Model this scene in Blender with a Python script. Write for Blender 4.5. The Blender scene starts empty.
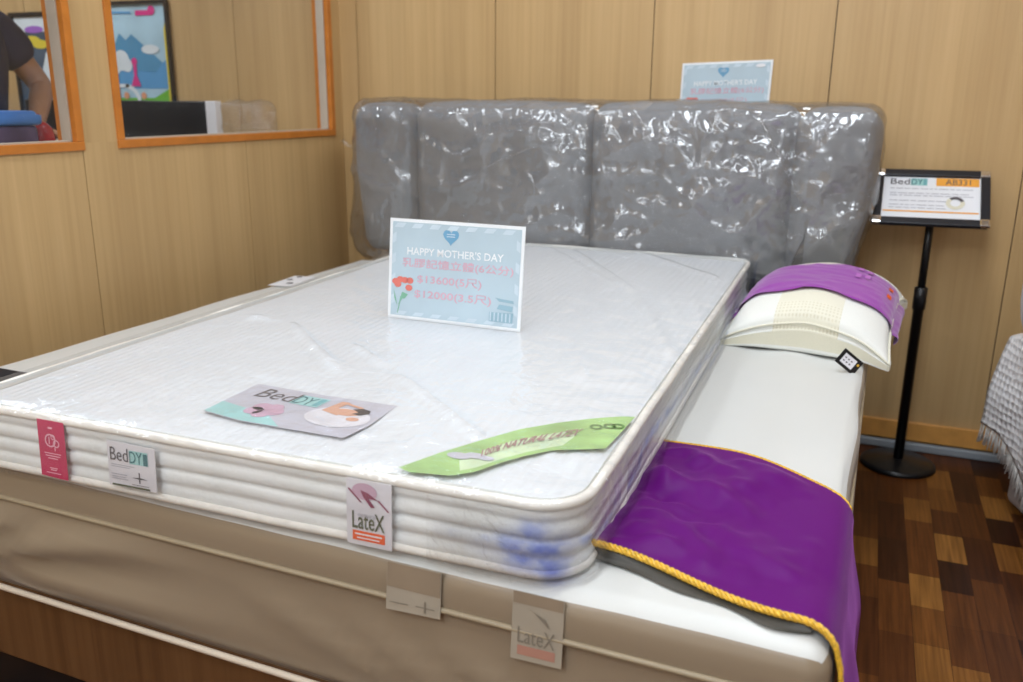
import bpy, bmesh, math, random
from mathutils import Vector, Matrix, noise

S = bpy.context.scene
COL = S.collection
R = math.radians
random.seed(7)

# ------------------------------------------------------------------ camera
CAM = Vector((0.9834, -3.1243, 1.1559))
yaw, pitch, roll = R(21.8407), R(15.5011), R(0.5273)
F = Vector((-math.sin(yaw) * math.cos(pitch), math.cos(yaw) * math.cos(pitch), -math.sin(pitch)))
RT = Vector((math.cos(yaw), math.sin(yaw), 0))
UP = RT.cross(F)
R2 = RT * math.cos(roll) + UP * math.sin(roll)
U2 = -RT * math.sin(roll) + UP * math.cos(roll)
cd = bpy.data.cameras.new('camera')
cam = bpy.data.objects.new('camera', cd)
COL.objects.link(cam)
cam.matrix_world = Matrix(((R2.x, U2.x, -F.x, CAM.x), (R2.y, U2.y, -F.y, CAM.y), (R2.z, U2.z, -F.z, CAM.z), (0, 0, 0, 1)))
cd.sensor_width = 36.0
cd.lens = 869.13 / 1023 * 36.0
cd.clip_start = 0.02
cd.dof.use_dof = True
cd.dof.focus_distance = 1.5
cd.dof.aperture_fstop = 4.2
S.camera = cam

# ------------------------------------------------------------------ light
S.view_settings.view_transform = 'Standard'
S.view_settings.look = 'None'
S.view_settings.gamma = 1
S.view_settings.use_curve_mapping = False
S.view_settings.exposure = 0.2
w = bpy.data.worlds.new('world')
S.world = w
w.use_nodes = True
w.node_tree.nodes['Background'].inputs[0].default_value = (0.75, 0.85, 1, 1)
w.node_tree.nodes['Background'].inputs[1].default_value = 0.4


def area(name, loc, sx, sy, power, col=(0.87, 0.95, 1.04)):
    l = bpy.data.lights.new(name, 'AREA')
    l.shape = 'RECTANGLE'
    l.size, l.size_y = sx, sy
    l.energy = power
    l.color = col
    o = bpy.data.objects.new(name, l)
    COL.objects.link(o)
    o.location = loc
    return o


for (x, y, p) in [(-0.45, -1.05, 9), (-0.45, -2.5, 5), (0.95, -1.25, 15), (0.95, -2.6, 15), (0.3, -4.2, 26), (-0.9, -4.2, 14),
                  (-0.2, -5.1, 14), (0.9, -5.1, 16), (2.3, -3.6, 10), (2.4, -1.6, 8), (-2.6, -1.3, 30)]:
    area('ceiling_lamp', (x, y, 2.56), 0.30, 1.2, p)


# ------------------------------------------------------------------ materials
def nodes(name):
    m = bpy.data.materials.new(name)
    m.use_nodes = True
    nt = m.node_tree
    return m, nt, nt.nodes['Principled BSDF']


def N(nt, t, **kw):
    n = nt.nodes.new(t)
    for k, v in kw.items():
        if k in n.inputs:
            n.inputs[k].default_value = v
        else:
            setattr(n, k, v)
    return n


def lnk(nt, a, ai, b, bi):
    nt.links.new(a.outputs[ai], b.inputs[bi])


def ramp(nt, stops):
    r = nt.nodes.new('ShaderNodeValToRGB')
    el = r.color_ramp.elements
    while len(el) < len(stops):
        el.new(0.5)
    for e, (p, c) in zip(el, stops):
        e.position = p
        e.color = tuple(c) + (1,)
    return r


def coords(nt, scale=(1, 1, 1), out='Object'):
    tc = N(nt, 'ShaderNodeTexCoord')
    mp = N(nt, 'ShaderNodeMapping')
    mp.inputs['Scale'].default_value = scale
    lnk(nt, tc, out, mp, 'Vector')
    return mp


def bump(nt, bs, src, so, strength=0.3, dist=0.002):
    b = N(nt, 'ShaderNodeBump')
    b.inputs['Strength'].default_value = strength
    b.inputs['Distance'].default_value = dist
    lnk(nt, src, so, b, 'Height')
    lnk(nt, b, 'Normal', bs, 'Normal')
    return b


def plain(name, col, rough=0.5, metal=0.0, var=0.06, scale=12, bstr=0.0, sheen=0.0, coat=0.0, spec=0.5):
    m, nt, b = nodes(name)
    mp = coords(nt)
    n = N(nt, 'ShaderNodeTexNoise', Scale=scale, Detail=4.0)
    lnk(nt, mp, 0, n, 'Vector')
    r = ramp(nt, [(0.3, [c * (1 - var) for c in col]), (0.7, [min(1, c * (1 + var)) for c in col])])
    lnk(nt, n, 0, r, 0)
    lnk(nt, r, 0, b, 'Base Color')
    b.inputs['Roughness'].default_value = rough
    b.inputs['Metallic'].default_value = metal
    b.inputs['Specular IOR Level'].default_value = spec
    if sheen:
        b.inputs['Sheen Weight'].default_value = sheen
    if coat:
        b.inputs['Coat Weight'].default_value = coat
    if bstr:
        bump(nt, b, n, 0, bstr)
    return m


def wood_panel(name, c1, c2, c3, rough=0.42):
    m, nt, b = nodes(name)
    geo = N(nt, 'ShaderNodeNewGeometry')
    mp = N(nt, 'ShaderNodeMapping')
    mp.inputs['Scale'].default_value = (55, 55, 1.1)
    tc = N(nt, 'ShaderNodeTexCoord')
    add = N(nt, 'ShaderNodeVectorMath', operation='ADD')
    sc = N(nt, 'ShaderNodeVectorMath', operation='SCALE')
    lnk(nt, tc, 'Object', add, 0)
    comb = N(nt, 'ShaderNodeCombineXYZ')
    for i in range(3):
        lnk(nt, geo, 'Random Per Island', comb, i)
    lnk(nt, comb, 0, sc, 0)
    sc.inputs['Scale'].default_value = 9.0
    lnk(nt, sc, 0, add, 1)
    lnk(nt, add, 0, mp, 'Vector')
    n = N(nt, 'ShaderNodeTexNoise', Scale=1.0, Detail=5.0, Roughness=0.65)
    lnk(nt, mp, 0, n, 'Vector')
    r = ramp(nt, [(0.25, c1), (0.5, c2), (0.8, c3)])
    lnk(nt, n, 0, r, 0)
    mp2 = N(nt, 'ShaderNodeMapping')
    mp2.inputs['Scale'].default_value = (7, 7, 0.35)
    lnk(nt, add, 0, mp2, 'Vector')
    n2 = N(nt, 'ShaderNodeTexNoise', Scale=1.0, Detail=2.0)
    lnk(nt, mp2, 0, n2, 'Vector')
    r2 = ramp(nt, [(0.3, (0.9, 0.88, 0.86)), (0.7, (1.06, 1.06, 1.06))])
    lnk(nt, n2, 0, r2, 0)
    mx = N(nt, 'ShaderNodeMix', data_type='RGBA', blend_type='MULTIPLY')
    mx.inputs[0].default_value = 1.0
    nt.links.new(r.outputs[0], mx.inputs[6])
    nt.links.new(r2.outputs[0], mx.inputs[7])
    nt.links.new(mx.outputs[2], b.inputs['Base Color'])
    b.inputs['Roughness'].default_value = rough
    bump(nt, b, n, 0, 0.06, 0.001)
    return m


M = {}
M['panel'] = wood_panel('beech_panel', (0.51, 0.33, 0.145), (0.57, 0.38, 0.175), (0.62, 0.425, 0.205))
M['frame_wood'] = wood_panel('walnut_rail', (0.085, 0.037, 0.014), (0.12, 0.055, 0.021), (0.15, 0.075, 0.03), 0.35)
M['orange'] = plain('orange_varnish', (0.56, 0.19, 0.03), 0.3, var=0.1, scale=20)
M['skirting'] = plain('amber_skirting', (0.70, 0.34, 0.085), 0.35, var=0.12, scale=20)
M['gap'] = plain('seam_black', (0.01, 0.008, 0.006), 0.8)
M['jamb'] = plain('pale_jamb', (0.5, 0.42, 0.33), 0.5)
M['paint'] = plain('white_paint', (0.72, 0.72, 0.70), 0.8)
M['ceiling'] = plain('ceiling_paint', (0.8, 0.8, 0.78), 0.8)
M['grey_plastic'] = plain('grey_duct', (0.30, 0.33, 0.36), 0.4)
M['black'] = plain('black_lacquer', (0.008, 0.008, 0.009), 0.3, spec=0.4)
M['black_soft'] = plain('black_cloth', (0.008, 0.008, 0.012), 0.8)
M['black_frame'] = plain('black_anodised', (0.012, 0.014, 0.02), 0.35)
M['chrome'] = plain('chrome', (0.8, 0.8, 0.82), 0.15, metal=1.0)
M['white_paper'] = plain('white_paper', (0.82, 0.83, 0.86), 0.5, var=0.02)
M['card_blue'] = plain('pale_blue_card', (0.50, 0.63, 0.71), 0.3, var=0.05, scale=8, coat=0.3)
M['card_light'] = plain('lighter_blue_print', (0.60, 0.71, 0.79), 0.4)
M['white_print'] = plain('white_print', (0.85, 0.88, 0.9), 0.5)
M['pink_print'] = plain('rose_print', (0.70, 0.43, 0.52), 0.5)
M['heart_blue'] = plain('mid_blue_print', (0.16, 0.38, 0.58), 0.5)
M['sky_teal'] = plain('dusty_teal_print', (0.30, 0.47, 0.56), 0.5)
M['red_print'] = plain('coral_print', (0.75, 0.2, 0.16), 0.5)
M['green_print'] = plain('leaf_print', (0.22, 0.48, 0.34), 0.5)
M['teal'] = plain('teal_print', (0.16, 0.42, 0.44), 0.5)
M['teal_pale'] = plain('pale_teal_print', (0.35, 0.62, 0.60), 0.4)
M['teal_dark'] = plain('dark_teal_print', (0.03, 0.16, 0.18), 0.5)
M['grey_text'] = plain('grey_ink', (0.10, 0.09, 0.10), 0.6)
M['light_text'] = plain('light_grey_ink', (0.42, 0.42, 0.46), 0.6)
M['tag_white'] = plain('tag_satin', (0.72, 0.70, 0.73), 0.4)
M['magenta'] = plain('magenta_satin', (0.56, 0.012, 0.10), 0.45)
M['magenta_light'] = plain('light_pink_thread', (0.85, 0.45, 0.55), 0.5)
M['orange_print'] = plain('orange_print', (0.85, 0.12, 0.015), 0.5)
M['sign_orange'] = plain('sign_orange', (0.85, 0.38, 0.05), 0.5)
M['olive_text'] = plain('olive_ink', (0.10, 0.11, 0.05), 0.6)
M['mauve'] = plain('mauve_print', (0.56, 0.36, 0.46), 0.5)
M['band_mark'] = plain('lilac_band_print', (0.50, 0.16, 0.56), 0.4)
M['mauve_dark'] = plain('wine_print', (0.25, 0.03, 0.08), 0.5)
M['leaf_grey'] = plain('lilac_grey_print', (0.54, 0.53, 0.59), 0.35, coat=0.2)
M['sash_green'] = plain('green_sash', (0.36, 0.56, 0.20), 0.4, var=0.22, scale=16)
M['sash_pale'] = plain('pale_green_sash', (0.62, 0.74, 0.48), 0.4, var=0.12, scale=16)
M['sash_text'] = plain('sash_brown_ink', (0.36, 0.20, 0.20), 0.5)
M['sash_icon'] = plain('sash_green_ink', (0.14, 0.26, 0.08), 0.5)
M['skin'] = plain('skin', (0.42, 0.22, 0.12), 0.5)
M['skin_print'] = plain('skin_print', (0.66, 0.36, 0.24), 0.5)
M['hair'] = plain('dark_hair', (0.03, 0.02, 0.02), 0.5)
M['navy'] = plain('navy_shirt', (0.022, 0.028, 0.075), 0.85)
M['trouser'] = plain('dark_trousers', (0.012, 0.012, 0.015), 0.85)
M['gold'] = plain('gold_braid', (0.72, 0.42, 0.04), 0.35, var=0.3, scale=220)
M['blue_lid'] = plain('blue_lid', (0.06, 0.22, 0.62), 0.35)
M['violet_tub'] = plain('violet_tub', (0.09, 0.07, 0.14), 0.3, var=0.4, scale=14)
M['red'] = plain('red_gloss', (0.42, 0.015, 0.03), 0.2, coat=0.4)
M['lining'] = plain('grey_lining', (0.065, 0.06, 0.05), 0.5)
M['hem'] = plain('cream_hem', (0.62, 0.53, 0.42), 0.5)
M['tape'] = plain('ivory_tape', (0.80, 0.76, 0.69), 0.6, scale=60, bstr=0.1)
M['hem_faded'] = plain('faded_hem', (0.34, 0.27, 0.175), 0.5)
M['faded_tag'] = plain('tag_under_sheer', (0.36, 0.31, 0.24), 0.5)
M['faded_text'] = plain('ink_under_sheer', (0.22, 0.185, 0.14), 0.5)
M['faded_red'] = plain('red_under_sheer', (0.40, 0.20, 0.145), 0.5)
M['tag_shade'] = plain('brown_tag_shade', (0.27, 0.205, 0.14), 0.5)  # shadow of the upper mattress, painted across the label tops


def fabric(name, col, rough=0.85, kind='weave', scale=400, strength=0.25, dist=0.001, var=0.06, sheen=0.2, spec=0.3):
    m, nt, b = nodes(name)
    mp = coords(nt)
    n = N(nt, 'ShaderNodeTexNoise', Scale=scale if kind == 'weave' else 60.0, Detail=3.0)
    lnk(nt, mp, 0, n, 'Vector')
    n2 = N(nt, 'ShaderNodeTexNoise', Scale=5.0, Detail=3.0)
    lnk(nt, mp, 0, n2, 'Vector')
    mix = N(nt, 'ShaderNodeMath', operation='ADD')
    lnk(nt, n, 0, mix, 0)
    lnk(nt, n2, 0, mix, 1)
    r = ramp(nt, [(0.7, [c * (1 - var) for c in col]), (1.3, [min(1, c * (1 + var)) for c in col])])
    dv = N(nt, 'ShaderNodeMath', operation='MULTIPLY')
    dv.inputs[1].default_value = 1.0
    lnk(nt, mix, 0, dv, 0)
    mr = N(nt, 'ShaderNodeMapRange')
    mr.inputs[1].default_value = 0.6
    mr.inputs[2].default_value = 1.4
    lnk(nt, dv, 0, mr, 0)
    r.color_ramp.elements[0].position = 0.0
    r.color_ramp.elements[1].position = 1.0
    lnk(nt, mr, 0, r, 0)
    lnk(nt, r, 0, b, 'Base Color')
    b.inputs['Roughness'].default_value = rough
    b.inputs['Sheen Weight'].default_value = sheen
    b.inputs['Specular IOR Level'].default_value = spec
    bump(nt, b, n, 0, strength, dist)
    return m


M['linen'] = fabric('grey_linen', (0.27, 0.275, 0.285), scale=300, var=0.18, strength=0.5)
M['purple'] = fabric('purple_satin', (0.105, 0.004, 0.14), rough=0.42, scale=500, var=0.05, sheen=0.25, spec=0.1)
def sheen_tint(m, col, rough):
    b = m.node_tree.nodes['Principled BSDF']
    b.inputs['Sheen Tint'].default_value = tuple(col) + (1,)
    b.inputs['Sheen Roughness'].default_value = rough


sheen_tint(M['purple'], (0.75, 0.25, 0.85), 0.35)
M['purple_band'] = fabric('orchid_satin', (0.28, 0.02, 0.36), rough=0.45, scale=500, var=0.05, sheen=0.4)
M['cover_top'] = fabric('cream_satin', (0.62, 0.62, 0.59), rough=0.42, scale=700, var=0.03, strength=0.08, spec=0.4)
M['cover_shade'] = fabric('taupe_side_shade', (0.28, 0.215, 0.145), rough=0.30, scale=700, var=0.03, strength=0.08, spec=0.45, sheen=0.1)  # shade on the cover's upright faces, painted as a darker tone than the top
M['pillow_white'] = fabric('pillow_white', (0.78, 0.78, 0.73), scale=300, var=0.03, strength=0.15)
M['gusset'] = fabric('pillow_gusset', (0.72, 0.69, 0.55), scale=300, var=0.05, strength=0.15)
M['blanket_under'] = fabric('plain_bedding', (0.56, 0.52, 0.52), scale=300, var=0.04)
M['cotton'] = fabric('fringe_cotton', (0.72, 0.69, 0.65), scale=300, var=0.1)


def knit():
    """white ribbed knit for the mattress top and sides"""
    m, nt, b = nodes('ribbed_knit')
    mp = coords(nt)
    wv = N(nt, 'ShaderNodeTexWave', Scale=17.0, Distortion=1.6)
    wv.inputs['Detail'].default_value = 2.0
    wv.inputs['Detail Scale'].default_value = 1.2
    lnk(nt, mp, 0, wv, 'Vector')
    n = N(nt, 'ShaderNodeTexNoise', Scale=160.0, Detail=2.0)
    lnk(nt, mp, 0, n, 'Vector')
    mul = N(nt, 'ShaderNodeMath', operation='MULTIPLY_ADD')
    lnk(nt, n, 0, mul, 0)
    mul.inputs[1].default_value = 0.5
    lnk(nt, wv, 1, mul, 2)
    b.inputs['Base Color'].default_value = (0.70, 0.71, 0.72, 1)
    b.inputs['Roughness'].default_value = 0.8
    b.inputs['Specular IOR Level'].default_value = 0.2
    bump(nt, b, mul, 0, 0.42, 0.0035)
    return m


M['knit'] = knit()


def knit_side():
    m, nt, b = nodes('quilted_side_knit')
    mp = coords(nt)
    n = N(nt, 'ShaderNodeTexNoise', Scale=130.0, Detail=3.0)
    lnk(nt, mp, 0, n, 'Vector')
    n2 = N(nt, 'ShaderNodeTexNoise', Scale=7.0, Detail=3.0)
    lnk(nt, mp, 0, n2, 'Vector')
    r = ramp(nt, [(0.35, (0.74, 0.755, 0.73)), (0.65, (0.82, 0.82, 0.80))])
    lnk(nt, n2, 0, r, 0)
    lnk(nt, r, 0, b, 'Base Color')
    b.inputs['Roughness'].default_value = 0.8
    bump(nt, b, n, 0, 0.5, 0.002)
    return m


M['knit_side'] = knit_side()


def film(name, milk=0.05, crinkle=0.5, scale=25.0, dist=0.006, tint=None, cap=0.4, base=0.05, rough=0.09, detail=5.0):
    """thin clear plastic sheet: see-through with crinkled reflections"""
    m, nt, b = nodes(name)
    nt.nodes.remove(b)
    out = nt.nodes['Material Output']
    mp = coords(nt)
    n = N(nt, 'ShaderNodeTexNoise', Scale=scale, Detail=detail, Roughness=0.6)
    n.inputs['Distortion'].default_value = 0.6
    lnk(nt, mp, 0, n, 'Vector')
    v = N(nt, 'ShaderNodeTexVoronoi', Scale=scale * 0.55)
    v.feature = 'DISTANCE_TO_EDGE'
    nn = N(nt, 'ShaderNodeVectorMath', operation='ADD')
    sc = N(nt, 'ShaderNodeVectorMath', operation='SCALE')
    sc.inputs['Scale'].default_value = 0.09
    lnk(nt, n, 1, sc, 0)
    lnk(nt, mp, 0, nn, 0)
    lnk(nt, sc, 0, nn, 1)
    lnk(nt, nn, 0, v, 'Vector')
    # sharp creases: ridged noise stretched along a slant
    mps = N(nt, 'ShaderNodeMapping')
    mps.inputs['Rotation'].default_value = (0, R(32), R(18))
    mps.inputs['Scale'].default_value = (1.0, 1.0, 0.35)
    lnk(nt, nn, 0, mps, 'Vector')
    rn_ = N(nt, 'ShaderNodeTexNoise', Scale=scale * 1.3, Detail=min(detail, 3.0), Roughness=0.5)
    lnk(nt, mps, 0, rn_, 'Vector')
    sb = N(nt, 'ShaderNodeMath', operation='SUBTRACT')
    sb.inputs[1].default_value = 0.5
    lnk(nt, rn_, 0, sb, 0)
    ab = N(nt, 'ShaderNodeMath', operation='ABSOLUTE')
    lnk(nt, sb, 0, ab, 0)
    ml = N(nt, 'ShaderNodeMath', operation='MULTIPLY')
    ml.inputs[1].default_value = 2.2
    lnk(nt, ab, 0, ml, 0)
    ad0 = N(nt, 'ShaderNodeMath', operation='ADD')
    lnk(nt, n, 0, ad0, 0)
    lnk(nt, ml, 0, ad0, 1)
    add = N(nt, 'ShaderNodeMath', operation='ADD')
    lnk(nt, ad0, 0, add, 0)
    lnk(nt, v, 0, add, 1)
    bp = N(nt, 'ShaderNodeBump')
    bp.inputs['Strength'].default_value = crinkle
    bp.inputs['Distance'].default_value = dist
    lnk(nt, add, 0, bp, 'Height')
    tr = N(nt, 'ShaderNodeBsdfTransparent')
    gl = N(nt, 'ShaderNodeBsdfGlossy')
    gl.inputs['Roughness'].default_value = rough
    lnk(nt, bp, 0, gl, 'Normal')
    df = N(nt, 'ShaderNodeBsdfDiffuse')
    df.inputs['Color'].default_value = (0.85, 0.87, 0.9, 1)
    lnk(nt, bp, 0, df, 'Normal')
    fr = N(nt, 'ShaderNodeFresnel')
    fr.inputs['IOR'].default_value = 1.5
    lnk(nt, bp, 0, fr, 'Normal')
    fa = N(nt, 'ShaderNodeMath', operation='ADD')
    fa.inputs[1].default_value = base
    lnk(nt, fr, 0, fa, 0)
    fb = N(nt, 'ShaderNodeMath', operation='MINIMUM')
    fb.inputs[1].default_value = cap
    lnk(nt, fa, 0, fb, 0)
    m1 = N(nt, 'ShaderNodeMixShader')
    m1.inputs[0].default_value = milk
    lnk(nt, tr, 0, m1, 1)
    lnk(nt, df, 0, m1, 2)
    m2 = N(nt, 'ShaderNodeMixShader')
    lnk(nt, fb, 0, m2, 0)
    nt.links.new(m1.outputs[0], m2.inputs[1])
    lnk(nt, gl, 0, m2, 2)
    lnk(nt, m2, 0, out, 'Surface')
    if tint is not None:
        tr.inputs['Color'].default_value = tuple(tint) + (1,)
    return m


M['film_board'] = film('crinkled_film', milk=0.04, crinkle=0.55, scale=9, dist=0.016, base=0.075, rough=0.12, cap=0.6, detail=1.5)
M['film_bed'] = film('mattress_film', milk=0.06, crinkle=0.4, scale=9, dist=0.012, base=0.0, rough=0.08, cap=0.22)
M['film_clear'] = film('loose_film', milk=0.01, crinkle=0.9, scale=20, dist=0.01, base=0.03)
M['film_blue'] = film('blue_film', milk=0.0, crinkle=0.6, scale=20, dist=0.01, tint=(0.50, 0.54, 0.92), base=0.0)
M['glass'] = film('window_glass', cap=0.03, milk=0.004, crinkle=0.0, scale=2, base=0.0, rough=0.03)


def parquet():
    m, nt, b = nodes('mosaic_parquet')
    mp = N(nt, 'ShaderNodeMapping')
    tc = N(nt, 'ShaderNodeTexCoord')
    lnk(nt, tc, 'Object', mp, 'Vector')
    mp.inputs['Rotation'].default_value = (0, 0, R(90))
    mp.inputs['Location'].default_value = (0.0, -0.032, 0)
    br = N(nt, 'ShaderNodeTexBrick')
    br.offset = 0.37
    br.offset_frequency = 2
    br.squash = 1.5
    br.squash_frequency = 3
    br.inputs['Color1'].default_value = (0, 0, 0, 1)
    br.inputs['Color2'].default_value = (1, 1, 1, 1)
    br.inputs['Mortar'].default_value = (0.15, 0.15, 0.15, 1)
    br.inputs['Scale'].default_value = 1.0
    br.inputs['Mortar Size'].default_value = 0.0006
    br.inputs['Brick Width'].default_value = 0.16
    br.inputs['Row Height'].default_value = 0.0725
    lnk(nt, mp, 0, br, 'Vector')
    r = ramp(nt, [(0.0, (0.028, 0.008, 0.003)), (0.3, (0.07, 0.020, 0.005)), (0.6, (0.12, 0.038, 0.008)), (0.85, (0.17, 0.062, 0.012)), (1.0, (0.28, 0.12, 0.026))])
    lnk(nt, br, 0, r, 0)
    g = N(nt, 'ShaderNodeTexNoise', Scale=1.0, Detail=5.0)
    mp2 = N(nt, 'ShaderNodeMapping')
    lnk(nt, tc, 'Object', mp2, 'Vector')
    mp2.inputs['Scale'].default_value = (110, 4, 1)
    lnk(nt, mp2, 0, g, 'Vector')
    r2 = ramp(nt, [(0.3, (0.55, 0.5, 0.45)), (0.7, (1.3, 1.3, 1.3))])
    lnk(nt, g, 0, r2, 0)
    mx = N(nt, 'ShaderNodeMix', data_type='RGBA', blend_type='MULTIPLY')
    mx.inputs[0].default_value = 0.85
    nt.links.new(r.outputs[0], mx.inputs[6])
    nt.links.new(r2.outputs[0], mx.inputs[7])
    nt.links.new(mx.outputs[2], b.inputs['Base Color'])
    b.inputs['Roughness'].default_value = 0.38
    b.inputs['Specular IOR Level'].default_value = 0.2
    return m


M['parquet'] = parquet()


def waffle():
    m, nt, b = nodes('waffle_cotton')
    mp = coords(nt)
    v = N(nt, 'ShaderNodeTexVoronoi', Scale=48.0)
    v.inputs['Randomness'].default_value = 0.25
    lnk(nt, mp, 0, v, 'Vector')
    b.inputs['Base Color'].default_value = (0.84, 0.82, 0.82, 1)
    b.inputs['Roughness'].default_value = 0.9
    bump(nt, b, v, 0, 0.9, 0.008)
    return m


M['waffle'] = waffle()


def perforated():
    m, nt, b = nodes('perforated_cream')
    mp = coords(nt, (1, 1, 0.0))
    v = N(nt, 'ShaderNodeTexVoronoi', Scale=120.0)
    v.inputs['Randomness'].default_value = 0.0
    lnk(nt, mp, 0, v, 'Vector')
    r = ramp(nt, [(0.2, (0.66, 0.62, 0.48)), (0.36, (0.76, 0.73, 0.60))])
    lnk(nt, v, 0, r, 0)
    lnk(nt, r, 0, b, 'Base Color')
    b.inputs['Roughness'].default_value = 0.8
    bump(nt, b, v, 0, 0.4, 0.002)
    return m


M['perforated'] = perforated()
M['cream_plain'] = fabric('cream_knit', (0.74, 0.71, 0.58), scale=300, var=0.03)


# ------------------------------------------------------------------ mesh helpers
def link(name, verts, faces, mat, parent=None, smooth=False, mats=None, fmat=None, autosm=None):
    me = bpy.data.meshes.new(name)
    me.from_pydata([tuple(v) for v in verts], [], faces)
    for m_ in (mats or [mat]):
        me.materials.append(m_)
    if fmat:
        for p, i in zip(me.polygons, fmat):
            p.material_index = i
    if smooth:
        for p in me.polygons:
            p.use_smooth = True
    me.update()
    o = bpy.data.objects.new(name, me)
    COL.objects.link(o)
    if parent:
        o.parent = parent
    return o


class MB:
    def __init__(s):
        s.v, s.f, s.m = [], [], []

    def box(s, x0, x1, y0, y1, z0, z1, mi=0, xf=None, bev=0.0):
        b = len(s.v)
        x0, x1 = min(x0, x1), max(x0, x1)
        y0, y1 = min(y0, y1), max(y0, y1)
        z0, z1 = min(z0, z1), max(z0, z1)
        if bev:
            bm = bmesh.new()
            bmesh.ops.create_cube(bm, size=1)
            for q in bm.verts:
                q.co = Vector((x0 + (q.co.x + .5) * (x1 - x0), y0 + (q.co.y + .5) * (y1 - y0), z0 + (q.co.z + .5) * (z1 - z0)))
            bmesh.ops.bevel(bm, geom=bm.edges[:], offset=bev, segments=2, affect='EDGES', profile=0.5)
            bm.verts.index_update()
            for q in bm.verts:
                s.v.append(xf(q.co) if xf else q.co.copy())
            for fc in bm.faces:
                s.f.append([b + q.index for q in fc.verts])
                s.m.append(mi)
            bm.free()
            return s
        P = [Vector(p) for p in ((x0, y0, z0), (x1, y0, z0), (x1, y1, z0), (x0, y1, z0), (x0, y0, z1), (x1, y0, z1), (x1, y1, z1), (x0, y1, z1))]
        s.v += [xf(p) if xf else p for p in P]
        for q in ((0, 3, 2, 1), (4, 5, 6, 7), (0, 1, 5, 4), (1, 2, 6, 5), (2, 3, 7, 6), (3, 0, 4, 7)):
            s.f.append([b + i for i in q])
            s.m.append(mi)
        return s

    def tube(s, pts, rad, seg=10, mi=0, closed=False, cap=True):
        pts = [Vector(p) for p in pts]
        n = len(pts)
        b = len(s.v)
        prev = None
        for i, p in enumerate(pts):
            t = (pts[(i + 1) % n] - pts[i - 1]) if closed else (pts[min(i + 1, n - 1)] - pts[max(i - 1, 0)])
            t.normalize()
            if prev is None:
                a = Vector((0, 0, 1)) if abs(t.z) < 0.9 else Vector((1, 0, 0))
                u = t.cross(a).normalized()
            else:
                u = (prev - t * prev.dot(t)).normalized()
            prev = u
            v = t.cross(u)
            r = rad(i / max(1, n - 1)) if callable(rad) else rad
            for k in range(seg):
                an = 2 * math.pi * k / seg
                s.v.append(p + (u * math.cos(an) + v * math.sin(an)) * r)
        m = n if closed else n - 1
        for i in range(m):
            j = (i + 1) % n
            for k in range(seg):
                l = (k + 1) % seg
                s.f.append([b + i * seg + k, b + i * seg + l, b + j * seg + l, b + j * seg + k])
                s.m.append(mi)
        if cap and not closed:
            s.f.append([b + k for k in range(seg)][::-1])
            s.f.append([b + (n - 1) * seg + k for k in range(seg)])
            s.m += [mi, mi]
        return s

    def lathe(s, prof, cx, cy, seg=40, mi=0):
        b = len(s.v)
        for (r, z) in prof:
            for k in range(seg):
                a = 2 * math.pi * k / seg
                s.v.append(Vector((cx + r * math.cos(a), cy + r * math.sin(a), z)))
        for i in range(len(prof) - 1):
            for k in range(seg):
                l = (k + 1) % seg
                s.f.append([b + i * seg + k, b + i * seg + l, b + (i + 1) * seg + l, b + (i + 1) * seg + k])
                s.m.append(mi)
        s.f.append([b + k for k in range(seg)][::-1])
        s.f.append([b + (len(prof) - 1) * seg + k for k in range(seg)])
        s.m += [mi, mi]
        return s

    def build(s, name, mat, parent=None, smooth=False):
        mats = mat if isinstance(mat, list) else [mat]
        return link(name, s.v, s.f, None, parent, smooth, mats=mats, fmat=s.m)


def axis(h, r, step, k=4):
    """coordinates -h..h with dense samples in the rounded ends"""
    out = []
    for i in range(k):
        out.append(-h + r * (1 - math.tan(math.pi / 4 * (1 - i / k))))
    n = max(1, int(round(2 * (h - r) / step)))
    for i in range(n + 1):
        out.append(-(h - r) + 2 * (h - r) * i / n)
    for i in range(1, k + 1):
        out.append(h - r + r * math.tan(math.pi / 4 * i / k))
    return out


def rbox(cx, cy, cz, sx, sy, sz, r, step=0.05, k=4, disp=None):
    """rounded box, returns verts, faces; disp(p, n, q) -> new point"""
    hx, hy, hz = sx / 2, sy / 2, sz / 2
    X, Y, Z = axis(hx, r, step, k), axis(hy, r, step, k), axis(hz, r, step, k)
    idx, V, Fc = {}, [], []

    def vid(i, j, l):
        key = (i, j, l)
        if key in idx:
            return idx[key]
        p = Vector((X[i], Y[j], Z[l]))
        q = Vector((max(-(hx - r), min(hx - r, p.x)), max(-(hy - r), min(hy - r, p.y)), max(-(hz - r), min(hz - r, p.z))))
        d = (p - q)
        n = d.normalized()
        o = q + n * r + Vector((cx, cy, cz))
        if disp:
            o = disp(o, n, Vector((p.x / hx, p.y / hy, p.z / hz)))
        idx[key] = len(V)
        V.append(o)
        return idx[key]

    nx, ny, nz = len(X) - 1, len(Y) - 1, len(Z) - 1
    for i in range(nx):
        for j in range(ny):
            Fc.append([vid(i, j, 0), vid(i, j + 1, 0), vid(i + 1, j + 1, 0), vid(i + 1, j, 0)])
            Fc.append([vid(i, j, nz), vid(i + 1, j, nz), vid(i + 1, j + 1, nz), vid(i, j + 1, nz)])
    for i in range(nx):
        for l in range(nz):
            Fc.append([vid(i, 0, l), vid(i + 1, 0, l), vid(i + 1, 0, l + 1), vid(i, 0, l + 1)])
            Fc.append([vid(i, ny, l), vid(i, ny, l + 1), vid(i + 1, ny, l + 1), vid(i + 1, ny, l)])
    for j in range(ny):
        for l in range(nz):
            Fc.append([vid(0, j, l), vid(0, j, l + 1), vid(0, j + 1, l + 1), vid(0, j + 1, l)])
            Fc.append([vid(nx, j, l), vid(nx, j + 1, l), vid(nx, j + 1, l + 1), vid(nx, j, l + 1)])
    return V, Fc


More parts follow.
